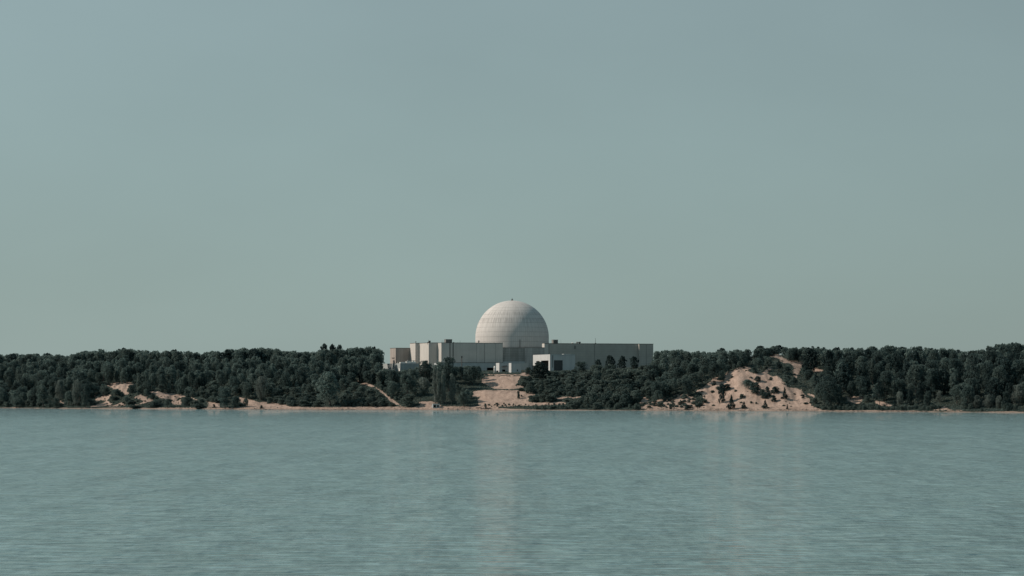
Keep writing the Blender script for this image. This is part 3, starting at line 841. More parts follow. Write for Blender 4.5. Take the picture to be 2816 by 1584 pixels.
def crown_cloud(kind, seed, nl):
    """points, normals, tones of a crown of unit height and about unit width standing on z = 0"""
    g = np.random.default_rng(seed)
    cl = []                                          # x, y, z, rx, rz
    if kind in ('round', 'shrub', 'pale'):
        n = {'round': 64, 'shrub': 40, 'pale': 54}[kind]
        base = 0.14 if kind == 'round' else (0.02 if kind == 'shrub' else 0.12)
        lean = g.normal(size=2) * 0.07
        lobes = [(g.random() ** 0.7, g.random() * 6.283) for _ in range(7)]
        for i in range(n):
            z = g.random() ** 0.8
            ang = g.random() * 2 * math.pi
            if kind != 'shrub' and i % 3:              # most clumps gather in a few lobes
                lz, la = lobes[i % len(lobes)]
                z = min(1.0, max(0.0, lz + 0.11 * g.normal())); ang = la + 0.45 * g.normal()
            rad = (0.34 if kind == 'shrub' else 0.40) * math.sqrt(max(0.0, 1 - ((z - 0.42) / 0.66) ** 2)) * math.sqrt(g.random()) * (1 + 0.25 * math.sin(2 * ang + seed))
            rr = (0.11 if kind == 'shrub' else 0.07) + 0.07 * g.random()
            cl.append((rad * math.cos(ang) + lean[0] * z, rad * math.sin(ang) + lean[1] * z, base + (1 - base - 0.10) * z, rr, rr * (0.72 if kind != 'pale' else 1.25)))
    elif kind == 'pine':
        nt_ = 10
        for t in range(nt_):
            f = t / (nt_ - 1)
            z = 0.26 + 0.70 * f
            L = 0.46 * (1 - f) ** 0.6 * (0.7 + 0.5 * g.random()) + 0.05
            for k in range(7 if f < .8 else 3):
                ang = g.random() * 6.283
                for q in (0.45, 0.9):
                    cl.append((L * q * math.cos(ang), L * q * math.sin(ang), z + 0.05 * q * (1.2 - f), 0.075 + 0.035 * g.random(), 0.038))
        cl.append((0, 0, 0.97, 0.04, 0.05))
    elif kind == 'tuft':                             # bushy pine, clothed to the ground, spiky outline
        for i in range(70):
            z = g.random() ** 0.85
            ang = g.random() * 6.283
            L = 0.48 * math.sqrt(max(0.0, 1 - (abs(z - 0.38) / 0.63) ** 2)) * (0.75 + 0.4 * g.random())
            q = math.sqrt(g.random())
            cl.append((L * q * math.cos(ang), L * q * math.sin(ang), 0.04 + 0.88 * z, 0.05 + 0.03 * g.random(), 0.06))
    elif kind == 'cone':
        for t in range(36):
            z = g.random() ** 1.2
            L = 0.42 * (1 - z) ** 0.9
            ang = g.random() * 6.283
            q = math.sqrt(g.random())
            cl.append((L * q * math.cos(ang), L * q * math.sin(ang), 0.05 + 0.86 * z, 0.10 * (1.1 - z) + 0.03, 0.08))
    elif kind == 'poplar':
        for stem in range(3):
            sx, sy_ = g.normal(size=2) * (0.13 if stem else 0.0)
            hh = 0.8 + 0.2 * g.random() if stem else 1.0
            for t in range(15):
                z = 0.10 + 0.86 * (t + g.random()) / 15
                w = 0.20 * math.sin(min(1.0, z * 1.15) * math.pi * 0.86 + 0.25)
                ang = g.random() * 6.283
                cl.append((sx * (0.6 + 0.8 * z) + w * .6 * math.cos(ang), sy_ * (0.6 + .8 * z) + w * .6 * math.sin(ang), z * hh, 0.09 + 0.06 * g.random(), 0.10))
    cl = np.array(cl)
    wgt = (cl[:, 3] ** 2 * (cl[:, 4] / cl[:, 3]) ** .5); wgt /= wgt.sum()
    k = g.choice(len(cl), nl, p=wgt)
    d = g.normal(size=(nl, 3)); d[:, 2] += 0.35
    d /= np.linalg.norm(d, axis=1, keepdims=True)
    rad = 0.55 + 0.5 * g.random(nl) ** 0.6
    c = cl[k]
    P = c[:, :3] + d * np.stack([c[:, 3], c[:, 3], c[:, 4]], 1) * rad[:, None]
    if kind in ('round', 'pale', 'shrub', 'tuft', 'cone'):
        nb = int(nl * 0.24)
        lo, hi = cl[:, 2].min(), (cl[:, 2] + cl[:, 4]).max()
        zz = lo + (hi - lo) * g.random(nb) ** 0.8
        aa = g.random(nb) * 6.283
        rmax = {'round': 0.37, 'pale': 0.37, 'shrub': 0.38, 'tuft': 0.36, 'cone': 0.42}[kind]
        zc = 0.42 if kind != 'shrub' else 0.3
        t = (zz - lo) / (hi - lo)
        pr = rmax * np.sqrt(np.maximum(0.02, 1 - ((t - zc) / 0.64) ** 2)) * 0.92 * (0.78 + 0.24 * np.sin(3 * aa + seed + 5 * t) + 0.12 * g.normal(size=nb))
        if kind == 'cone':
            pr = rmax * (1.02 - t) * np.minimum(1, 0.5 + 4 * t) * (0.45 + 0.55 * g.random(nb) + 0.15 * np.sin(4 * aa + 9 * t))
        P[:nb] = np.stack([pr * np.cos(aa), pr * np.sin(aa), zz - 0.03], 1)
        d[:nb] = np.stack([np.cos(aa), np.sin(aa), (t - 0.35) * 1.6], 1)
    P[:, 2] = np.maximum(P[:, 2], 0.01)
    Nn = d + g.normal(size=(nl, 3)) * 0.65
    tone = np.clip(0.5 + 0.22 * g.normal(size=len(cl))[k] + 0.12 * g.normal(size=nl), 0, 1)
    return P, Nn, tone, g

def crown_mesh(kind, seed, nl, size, mat):
    P, Nn, tone, g = crown_cloud(kind, seed, nl)
    V, Q, T = leaf_quads(P, Nn, size * (0.6 + 0.8 * g.random(nl)), g, tone, 0.5 if kind in ('pine', 'cone') else 0.8)
    return mesh_np('crown', V, Q, mat, False, {'tone': T})

def trunk_mesh(kind, seed, mat):
    g = random.Random(seed)
    mb = MB()
    hgt = {'round': 0.62, 'pine': 0.96, 'poplar': 0.8, 'cone': 0.85, 'tuft': 0.7, 'pale': 0.6}[kind]
    r0 = {'round': 0.026, 'pine': 0.022, 'poplar': 0.03, 'cone': 0.025, 'tuft': 0.02, 'pale': 0.024}[kind]
    pts = [(0.012 * g.gauss(0, 1) * (k > 0), 0.012 * g.gauss(0, 1) * (k > 0), -0.06 + (hgt + 0.06) * k / 5) for k in range(6)]
    mb.tube(pts, [r0 * (1.25 - 0.2 * k) for k in range(6)], 7)
    for k in range(6):
        z = 0.24 + 0.4 * k / 6 if kind != 'pine' else 0.3 + 0.09 * k
        a = g.random() * 6.283 + k * 2.4
        L = 0.26 if kind in ('round', 'pale') else (0.1 if kind == 'poplar' else 0.2)
        p = [(0, 0, z), (L * .5 * math.cos(a), L * .5 * math.sin(a), z + 0.07), (L * math.cos(a), L * math.sin(a), z + (0.2 if kind != 'pine' else 0.06))]
        mb.tube(p, [r0 * .5, r0 * .36, r0 * .16], 5)
    return mb.mesh('trunk', mat, True)

KINDS = {
 'round': dict(obj='broadleaf_tree', leaf='leaf', n=3800, size=0.0185, var=6, bark='bark'),
 'dark':  dict(obj='broadleaf_tree', leaf='leaf_dark', n=3800, size=0.0185, var=5, bark='bark', shape='round'),
 'pale':  dict(obj='broadleaf_tree', leaf='leaf_pale', n=3800, size=0.0185, var=3, bark='bark'),
 'pine':  dict(obj='pine_tree', leaf='needle', n=3000, size=0.024, var=4, bark='bark'),
 'bushpine': dict(obj='pine_tree', leaf='needle', n=3000, size=0.026, var=3, bark='bark', shape='tuft'),
 'cone':  dict(obj='juniper_tree', leaf='needle', n=1500, size=0.034, var=3, bark='bark'),
 'poplar': dict(obj='poplar_tree', leaf='leaf_pale', n=5200, size=0.016, var=3, bark='bark_pale'),
 'shrub': dict(obj='shrub', leaf='shrub', n=1700, size=0.034, var=5),
 'darkshrub': dict(obj='shrub', leaf='leaf_dark', n=1700, size=0.034, var=4, shape='shrub'),
}
PROTO = {}
for kk, (kn, kd) in enumerate(KINDS.items()):
    shp = kd.get('shape', kn)
    PROTO[kn] = [(crown_mesh(shp, 100 + kk * 17 + v, kd['n'], kd['size'], M[kd['leaf']]),
                  trunk_mesh(shp, 300 + kk * 17 + v, M[kd['bark']]) if 'bark' in kd else None) for v in range(kd['var'])]

def put_plant(kind, x, y, z, H, W, label, cat, group, seed, lean=0.0):
    g = random.Random(seed)
    cm, tm = PROTO[kind][g.randrange(len(PROTO[kind]))]
    nm = KINDS[kind]['obj']
    rz = g.random() * 6.283
    if tm is None:
        o = link(nm, cm)
    else:
        o = empty(nm, (0, 0, 0))
        link('crown', cm, o); link('trunk', tm, o)
    o.location = (x, y, z - 0.12)
    o.rotation_euler = (lean * g.gauss(0, 1), lean * g.gauss(0, 1), rz)
    o.scale = (W * 0.95, W * 0.95, H)
    return tag(o, label, cat, group)

# ------------------------------------------------------------------ plants: those one can point to
# kind, photo column, base row, height and width in photo pixels, label, group
PICK = [
 ('pale', 164, 1106, 60, 36, 'grey-green rounded tree beside the low sand slope, farther from the beach notch'),
 ('pale', 212, 1118, 72, 36, 'pale rounded tree with a dark neighbour, before the low sand slope'),
 ('dark', 236, 1121, 68, 32, 'dark dense tree touching the low sand slope at the water'),
 ('round', 155, 1122, 30, 30, 'short bushy tree on the beach below the grey-green tree'),
 ('round', 45, 1121, 30, 46, 'low spreading tree at the waterline at the far woodland end'),
 ('round', 118, 1119, 60, 48, 'full green tree above the beach, first past the waterline bushes'),
 ('dark', 618, 1123, 58, 46, 'big dark tree on the beach beside small twin bushes'),
 ('dark', 646, 1122, 34, 33, 'squat dark tree leaning on the big dark beach tree'),
 ('round', 676, 1118, 24, 22, 'small tree with a visible trunk standing alone on the beach'),
 ('pale', 718, 1102, 67, 42, 'tall pale-topped tree over the low hedge by the beach'),
 ('round', 678, 1098, 45, 34, 'round-headed mid-green tree between two taller beach trees'),
 ('round', 647, 1092, 28, 24, 'small upright tree behind the squat dark beach tree'),
 ('dark', 648, 1086, 54, 38, 'dark domed tree in the second row above the beach'),
 ('round', 905, 1117, 97, 92, 'very large round tree above the open beach, near the sand path'),
 ('poplar', 1196, 1110, 106, 36, 'tall slim pale poplar, first of the three, far from the cleared sand'),
 ('poplar', 1219, 1112, 98, 34, 'middle pale poplar of the three above the outfall'),
 ('poplar', 1242, 1112, 82, 36, 'shortest pale poplar of the three, toward the cleared sand'),
 ('dark', 1234, 1075, 98, 48, 'tall dark tree rising over the poplars before the main block'),
 ('dark', 1166, 1052, 64, 54, 'broad dark tree hiding the foot of the stepped blocks'),
 ('pale', 1166, 1088, 50, 44, 'soft grey-green tree beside the slim poplars'),
 ('round', 1120, 1092, 66, 50, 'leafy tree below the low annex'),
 ('dark', 1298, 1060, 56, 52, 'dark tree on the rim of the cleared sand under the podium'),
 ('dark', 1316, 1050, 46, 18, 'narrow dark tree with a knobbly top beside the podium'),
 ('round', 1275, 1118, 42, 44, 'round bush-like tree casting shade on the lower sand'),
 ('shrub', 1122, 1117, 36, 52, 'wide shrub mound at the end of the sand path'),
 ('bushpine', 1484, 1040, 47, 62, 'broad dark pine in front of the white entrance building'),
 ('dark', 1452, 1032, 24, 24, 'small dark bush at the white shed side of the broad pine'),
 ('dark', 1600, 1024, 32, 42, 'dark round tree at the corner of the entrance building'),
 ('bushpine', 1645, 1012, 26, 26, 'small pine against the brown wing beside three taller pines'),
 ('bushpine', 1678, 1010, 36, 32, 'first pine of three against the brown wing, widest'),
 ('bushpine', 1711, 1014, 38, 28, 'middle pine of three against the brown wing'),
 ('bushpine', 1743, 1014, 37, 31, 'pine of three nearest the bright edge of the brown wing'),
 ('bushpine', 892, 1002, 60, 36, 'tall pine standing above the wooded skyline, twin of another'),
 ('bushpine', 914, 1002, 60, 30, 'slimmer tall pine above the wooded skyline'),
 ('bushpine', 934, 1000, 55, 36, 'shorter pine beside the two tall skyline pines'),
 ('bushpine', 1028, 1000, 51, 22, 'narrow pine on the skyline close to the tan block'),
 ('bushpine', 340, 1000, 46, 44, 'broad pine clump breaking the skyline above the low sand slope'),
 ('dark', 323, 1087, 17, 28, 'dark bush in the middle of the low sand slope'),
 ('dark', 363, 1078, 22, 30, 'dark round tree beside the sandy gully of the low slope'),
 ('darkshrub', 317, 1099, 11, 28, 'long dark shrub below the dark bush on the low slope'),
 ('darkshrub', 418, 1099, 15, 21, 'rounded shrub on bare sand toward the top of the low slope'),
 ('darkshrub', 358, 1112, 14, 28, 'spreading dark shrub on the lower part of the low slope'),
 ('darkshrub', 374, 1122, 9, 42, 'flat hedge-like shrub along the beach below the low slope'),
 ('darkshrub', 425, 1121, 18, 37, 'dense shrub on the beach beyond the hedge-like one'),
 ('round', 461, 1121, 26, 28, 'bushy small tree on the beach at the end of the low slope'),
 ('dark', 514, 1118, 27, 34, 'umbrella-shaped small tree on the sand strip'),
 ('darkshrub', 550, 1123, 16, 41, 'wide dark shrub touching the waterline'),
 ('darkshrub', 589, 1121, 11, 10, 'tiny dark shrub on bare sand beside the big beach tree'),
 ('darkshrub', 718, 1124, 11, 9, 'tiny upright shrub alone at the water edge'),
 ('cone', 2011, 1125, 43, 32, 'plump conical juniper at the foot of the big sand hill'),
 ('cone', 2046, 1124, 22, 24, 'small juniper with a long shadow at the foot of the sand hill'),
 ('cone', 2104, 1123, 26, 27, 'conical juniper in the middle foot of the sand hill'),
 ('cone', 2165, 1126, 18, 9, 'thin spire-like juniper at the foot of the sand hill'),
 ('bushpine', 1985, 1108, 56, 26, 'ragged narrow pine growing up the sand hill'),
 ('darkshrub', 1998, 1074, 20, 32, 'shrub at the top of the ragged pine on the sand hill'),
 ('dark', 1985, 1050, 34, 21, 'dark tree at the wooded edge of the sand hill throwing a shadow'),
 ('round', 2057, 1070, 28, 34, 'loose green bush high on the sand hill'),
 ('darkshrub', 2083, 1049, 16, 27, 'dark low bush topmost in the central clump of the sand hill'),
 ('darkshrub', 2079, 1081, 32, 44, 'largest dark bush in the centre of the sand hill'),
 ('darkshrub', 2102, 1095, 19, 26, 'bush at the lower end of the central clump on the sand hill'),
 ('darkshrub', 2111, 1078, 17, 14, 'small bush between two clumps on the sand hill'),
 ('darkshrub', 2130, 1083, 22, 27, 'rounded bush in the far clump on the sand hill'),
 ('darkshrub', 2128, 1104, 19, 20, 'bush under the far clump on the sand hill'),
 ('cone', 2158, 1096, 34, 24, 'upright dark juniper alone on the bare flank of the sand hill'),
 ('shrub', 2038, 1097, 15, 12, 'thin shrub between the pine and the central clump'),
 ('darkshrub', 1963, 1060, 9, 18, 'low shrub near the top edge of the sand hill woods'),
 ('darkshrub', 1960, 1079, 7, 16, 'flat shrub on open sand by the wooded edge'),
 ('dark', 2077, 1026, 18, 21, 'dark bush on the upper lip of the sand hill'),
 ('darkshrub', 2062, 1060, 15, 22, 'dark bush joining the loose green bush to the topmost one'),
 ('shrub', 2098, 1086, 17, 24, 'green bush linking the largest dark bush to the lower one'),
 ('darkshrub', 2117, 1090, 13, 18, 'small dark bush between the central and far clumps'),
 ('shrub', 1975, 1070, 9, 22, 'low green mat beside the bush topping the ragged pine'),
 ('shrub', 2042, 1092, 10, 16, 'low green bush under the loose green bush on the sand hill'),
 ('shrub', 2066, 1109, 7, 11, 'tiny shrub low on the sand hill, first of two'),
 ('shrub', 2080, 1111, 7, 9, 'tiny shrub low on the sand hill, second of two'),
 ('darkshrub', 1844, 1125, 16, 12, 'dark shrub on the beach at the wooded end of the sand hill'),
 ('darkshrub', 1887, 1127, 16, 16, 'dark shrub on the beach below the scrubby sand'),
 ('darkshrub', 1923, 1122, 7, 6, 'tiny dark shrub on open beach sand'),
 ('darkshrub', 1426, 1096, 23, 10, 'upright dark shrub standing on the lower cleared sand'),
 ('darkshrub', 1434, 1091, 7, 6, 'small round shrub behind the upright one on cleared sand'),
 ('darkshrub', 1336, 1125, 17, 9, 'dark stubby shrub on the beach under the cleared sand'),
 ('darkshrub', 1368, 1114, 8, 12, 'tiny tree-like shrub on the lower cleared sand'),
 ('round', 1463, 1106, 20, 24, 'rounded bush at the corner of the lower cleared sand'),
 ('pale', 2475, 1112, 35, 29, 'pale rounded tree standing out before the dark woods'),
 ('pale', 2584, 1106, 32, 23, 'pale tree beside the dark woods above the beach point'),
 ('pale', 2686, 1124, 38, 37, 'pale bushy tree at the water, first of three'),
 ('pale', 2719, 1122, 37, 33, 'pale bushy tree at the water, middle of three'),
 ('pale', 2747, 1124, 36, 25, 'pale bushy tree at the water, smallest of three'),
 ('pale', 2802, 1114, 57, 43, 'tall pale tree leaning over the beach at the photo edge'),
 ('round', 2632, 1114, 58, 42, 'mid-green tree between the beach point and the pale trio'),
 ('round', 2383, 1107, 22, 25, 'green bush between two small sand patches'),
 ('bushpine', 2090, 975, 26, 42, 'broad dark pine on the crest before the top sand patch'),
 ('bushpine', 2141, 974, 27, 36, 'dark pine on the crest behind the top sand patch'),
 ('bushpine', 1985, 984, 29, 44, 'spreading pine on the skyline over the wooded slope'),
]
GRID = 4.0
gw, gh = int(3300 / GRID), int(220 / GRID)          # columns from -240, rows from 930
picked = []                                          # px, top, base, halfwidth, Y for the occlusion tests
plants = []
for i, (k, px, by, hp, wp, lab) in enumerate(PICK):
    d = ground_hit(px, by)
    x, y, z = (float(t) for t in world_pt(px, d))
    top_py = by - hp
    H = (HY - top_py) / F * y + CZ - z
    H = max(H, 0.4)
    W = wp / F * y
    cat = 'shrub' if KINDS[k]['obj'] == 'shrub' else 'tree'
    grp = {'poplar': 'poplars above the beach', 'cone': 'junipers on the sand hill'}.get(k)
    plants.append(dict(kind=k, x=x, y=y, z=z, H=H, W=W, px=px, label=lab, cat=cat, group=grp, seed=1000 + i, pick=True))
    if d < 80:
        picked.append((px, top_py, by, wp / 2, y))

# ------------------------------------------------------------------ plants: the woods and the scrub
_sky = interp([-240, 0, 30, 90, 130, 155, 180, 205, 240, 290, 320, 345, 370, 400, 450, 475, 500, 560, 600, 640, 700, 760, 800, 840, 870, 885, 915, 935, 945, 975, 1000, 1030, 1050, 1075],
              [977, 975, 973, 975, 972, 978, 979, 972, 966, 966, 964, 959, 964, 967, 967, 962, 967, 971, 964, 962, 959, 959, 967, 969, 966, 962, 962, 962, 961, 957, 954, 957, 962, 960])
_sky2 = interp([1797, 1830, 1870, 1910, 1950, 1970, 1990, 2005, 2030, 2060, 2080, 2100, 2115, 2140, 2165, 2190, 2210, 2245, 2280, 2320, 2340, 2355, 2380, 2405, 2420, 2450, 2480, 2500, 2520, 2560, 2585, 2620, 2650, 2690, 2700, 2720, 2745, 2770, 2785, 2816, 3100],
               [963, 965, 962, 968, 970, 966, 962, 966, 964, 965, 956, 955, 957, 955, 958, 958, 956, 954, 962, 957, 952, 961, 955, 952, 957, 949, 951, 957, 954, 956, 960, 958, 967, 964, 949, 952, 945, 948, 940, 940, 945])
_env = interp([1040, 1075, 1100, 1130, 1150, 1165, 1180, 1190, 1215, 1230, 1245, 1252, 1260, 1280, 1310, 1320, 1330, 1345, 1360, 1440, 1455, 1470, 1480, 1500, 1515, 1530, 1580, 1590, 1605, 1615, 1630, 1645, 1655, 1760, 1790, 1797],
              [1005, 1017, 1018, 1014, 1003, 992, 990, 1003, 996, 985, 988, 1006, 1009, 1005, 1006, 1008, 1020, 1030, 1034, 1034, 1014, 1000, 998, 1004, 1016, 1020, 1013, 1003, 996, 1004, 1000, 1004, 1004, 1006, 998, 992])
def envelope(px):
    return np.where(px < 1070, _sky(px), np.where(px > 1797, _sky2(px), _env(px)))

def occupancy():
    return np.zeros((gw, gh), bool)
gx = (np.arange(gw) + 0.5) * GRID - 240; gy = (np.arange(gh) + 0.5) * GRID + 930
GX, GY = np.meshgrid(gx, gy, indexing='ij')
SANDG = sand_at(GX, GY)
BLD = ((GX > 1052) & (GX < 1100) & (GY > 996) & (GY < 1016)) | ((GX > 1357) & (GX < 1436) & (GY < 1026)) | ((GX > 1508) & (GX < 1582) & (GY < 1012) & (GY > 970))
def ell(px, top, base, hw):
    i0, i1 = int((px - hw + 240) / GRID), int((px + hw + 240) / GRID) + 1
    j0, j1 = int((top - 930) / GRID), int((base - 930) / GRID) + 1
    i0, j0 = max(i0, 0), max(j0, 0); i1, j1 = min(i1, gw), min(j1, gh)
    if i1 <= i0 or j1 <= j0:
        return None
    m = ((GX[i0:i1, j0:j1] - px) / hw) ** 2 + ((GY[i0:i1, j0:j1] - (top + base) / 2) / max((base - top) / 2, 1)) ** 2 <= 1.0
    return (slice(i0, i1), slice(j0, j1)), m

g2 = np.random.default_rng(21)
cand = []
def scatter(u0, u1, d0, d1, spacing, kindf, hrange, wratio, seed):
    g = np.random.default_rng(seed)
    d = d0
    while d < d1:
        u = u0 + g.random() * 10
        while u < u1:
            Y = shoreY(u) + d
            uu = u + g.normal() * 0.25 * spacing * F / Y
            cand.append((uu, d + g.normal() * 0.28 * spacing, kindf(uu, d, g), hrange, wratio))
            u += spacing * F / Y * (0.85 + 0.3 * g.random())
        d += spacing * 0.82
def kf_left(u, d, g):
    r_ = g.random()
    return 'bushpine' if r_ < (0.06 if d < 70 else 0.2) else ('dark' if r_ < 0.45 else 'round')
def kf_right(u, d, g):
    r_ = g.random()
    return 'bushpine' if r_ < 0.16 else ('pine' if r_ < 0.34 else ('dark' if r_ < 0.84 else 'round'))
def kf_mid(u, d, g):
    return 'dark' if g.random() < 0.45 else 'round'
def kf_mix(u, d, g):
    r_ = g.random()
    return 'shrub' if r_ < 0.30 else ('darkshrub' if r_ < 0.42 else ('round' if r_ < 0.78 else 'dark'))
def kf_scrub(u, d, g):
    return 'shrub' if g.random() < 0.75 else 'darkshrub'
scatter(-240, 250, 6.5, 30, 4.2, kf_mid, (2.8, 8.0), (0.65, 1.0), 31)
scatter(250, 560, 6.5, 30, 3.6, kf_mix, (1.6, 4.6), (0.8, 1.2), 62)
scatter(560, 1075, 6.0, 21, 2.5, kf_scrub, (0.9, 2.5), (1.2, 1.9), 63)
scatter(560, 1075, 20, 40, 3.8, kf_mix, (2.0, 5.2), (0.8, 1.25), 64)
scatter(-240, 1075, 31, 118, 3.3, kf_left, (3.2, 8.0), (0.42, 0.72), 61)
scatter(1075, 1345, 6, 62, 4.2, kf_mid, (2.5, 8.0), (0.6, 0.95), 32)
scatter(1400, 1660, 9, 68, 2.7, kf_scrub, (1.2, 3.0), (1.1, 1.8), 33)
scatter(1640, 1840, 8, 72, 3.3, kf_scrub, (1.8, 4.2), (0.95, 1.4), 34)
scatter(1797, 2060, 10, 112, 3.2, kf_mid, (2.2, 6.5), (0.65, 1.0), 35)
scatter(2050, 2240, 38, 112, 4.0, kf_right, (2.2, 6.5), (0.7, 1.0), 36)
scatter(2190, 3060, 7, 112, 4.6, kf_right, (3.6, 10.5), (0.45, 0.85), 37)
scatter(1780, 1940, 4, 22, 1.7, kf_scrub, (0.4, 1.3), (1.3, 2.4), 38)
scatter(2300, 2580, 3.5, 10, 1.7, kf_scrub, (0.7, 1.4), (1.1, 1.7), 39)
scatter(250, 520, 4, 24, 2.6, kf_scrub, (0.3, 0.9), (1.2, 2.0), 40)
scatter(800, 1100, 6, 24, 2.2, kf_scrub, (0.8, 1.8), (1.1, 1.6), 41)
scatter(1338, 1556, 6.5, 9.5, 1.3, lambda u, d, g: 'darkshrub', (0.25, 0.75), (0.8, 1.8), 42)
scatter(740, 900, 7, 14, 1.8, kf_scrub, (1.0, 1.8), (1.2, 1.7), 43)
scatter(1960, 2240, 8, 60, 3.6, kf_scrub, (0.25, 0.8), (1.6, 3.2), 44)
scatter(-100, 250, 1.8, 8, 2.4, kf_scrub, (1.2, 2.8), (0.9, 1.4), 51)
scatter(1470, 1790, 1.8, 9, 2.2, kf_scrub, (1.0, 2.4), (0.9, 1.5), 52)
scatter(2250, 2570, 1.8, 6, 1.8, kf_scrub, (0.8, 1.6), (1.0, 1.6), 53)
scatter(2640, 2980, 1.8, 8, 2.4, kf_scrub, (1.2, 2.6), (0.9, 1.4), 54)
cand.sort(key=lambda c: shoreY(c[0]) + c[1])
nfill = 0
for ci, (u, d, k, hr, wr) in enumerate(cand):
    if d < 1.5:
        continue
    x, y, z = (float(t) for t in world_pt(u, d))
    isshrub = KINDS[k]['obj'] == 'shrub'
    if 1060 < u < 1800 and d > (56 if u < 1345 else 66):
        continue
    H = hr[0] + (hr[1] - hr[0]) * g2.random() ** 1.1
    W = H * (wr[0] + (wr[1] - wr[0]) * g2.random())
    if k == 'pine':
        W *= 0.8
    hw = W / 2 / y * F
    lim = float(np.max(envelope(np.array([u - hw * .5, u, u + hw * .5])))) + g2.normal() * 2.0 - 1.0
    base = float(proj(x, y, z)[1])
    hmax = (HY - lim) / F * y + CZ - z
    if hmax < hr[0] * 0.55:
        continue
    crest = d > 75 and (u < 1075 or u > 1797)
    H = min(H, hmax)
    if crest and hmax < hr[1] * 1.35 and g2.random() < 0.7:
        H = hmax                                      # the back rows close the skyline
        W = max(W, H * (0.62 + 0.25 * g2.random())); hw = W / 2 / y * F
    row_veg = 1338 <= u <= 1556 and d < 10 and hr[1] <= 1.0
    ok = False
    for shrink in (1.0, 0.72, 0.5):
        h = H * shrink
        top = float(proj(x, y, z + h)[1])
        e = ell(u, top, base - 0.12 * (base - top), hw * shrink ** .5)
        if e is None:
            break
        sl, m = e
        n = max(int(m.sum()), 1)
        bad = (SANDG[sl] & m).sum() / n
        bb = (BLD[sl] & m).sum() / n
        sparse = hr[1] <= 1.5 and g2.random() < (0.6 if 1775 < u < 1945 else (0.4 if 240 < u < 530 else 0.26))    # odd small plants do stand on sand
        nb = (SANDG[sl] & m).sum()
        if ((bad <= 0.04 and nb <= (0 if 960 < u < 1120 else 2)) or row_veg or (sparse and not (1295 < u < 1560 or 960 < u < 1120))) and bb < 0.04:
            ok = True
            break
    if not ok:
        continue
    if any(yy > y - 1 and abs(u - qx) < (hw + qh) * 0.55 and top < qb - 3 and base > qt + 3 for qx, qt, qb, qh, yy in picked) and not row_veg:
        continue
    if isshrub and h < 0.25:
        continue
    plants.append(dict(kind=k, x=x, y=y, z=z, H=h, W=W * shrink ** .5, px=u, d=d, seed=5000 + ci, pick=False))

# how much of each plant shows, front to back
occ = occupancy()
bldmask = [((GX > 1073) & (GX < 1128) & (GY > 957) & (GY < 1016)) | ((GX > 1128) & (GX < 1383) & (GY > 943) & (GY < 1016)) | ((GX > 1383) & (GX < 1497) & (GY > 957)) & (GY < 1016) | ((GX > 1497) & (GX < 1797) & (GY > 945) & (GY < 1010)), 985.0]
done = False
for p in sorted(plants, key=lambda q: q['y']):
    top = proj(p['x'], p['y'], p['z'] + p['H'])[1]; base = proj(p['x'], p['y'], p['z'])[1]
    e = ell(p['px'], top, base, max(p['W'] / 2 / p['y'] * F, 2.2))
    p['vis'] = 0
    if e is None:
        continue
    sl, m = e
    free = m & ~occ[sl]
    inframe = (GX[sl] > 0) & (GX[sl] < 2816)
    p['vis'] = int((free & inframe).sum())
    p['visall'] = int(free.sum())
    occ[sl] |= m

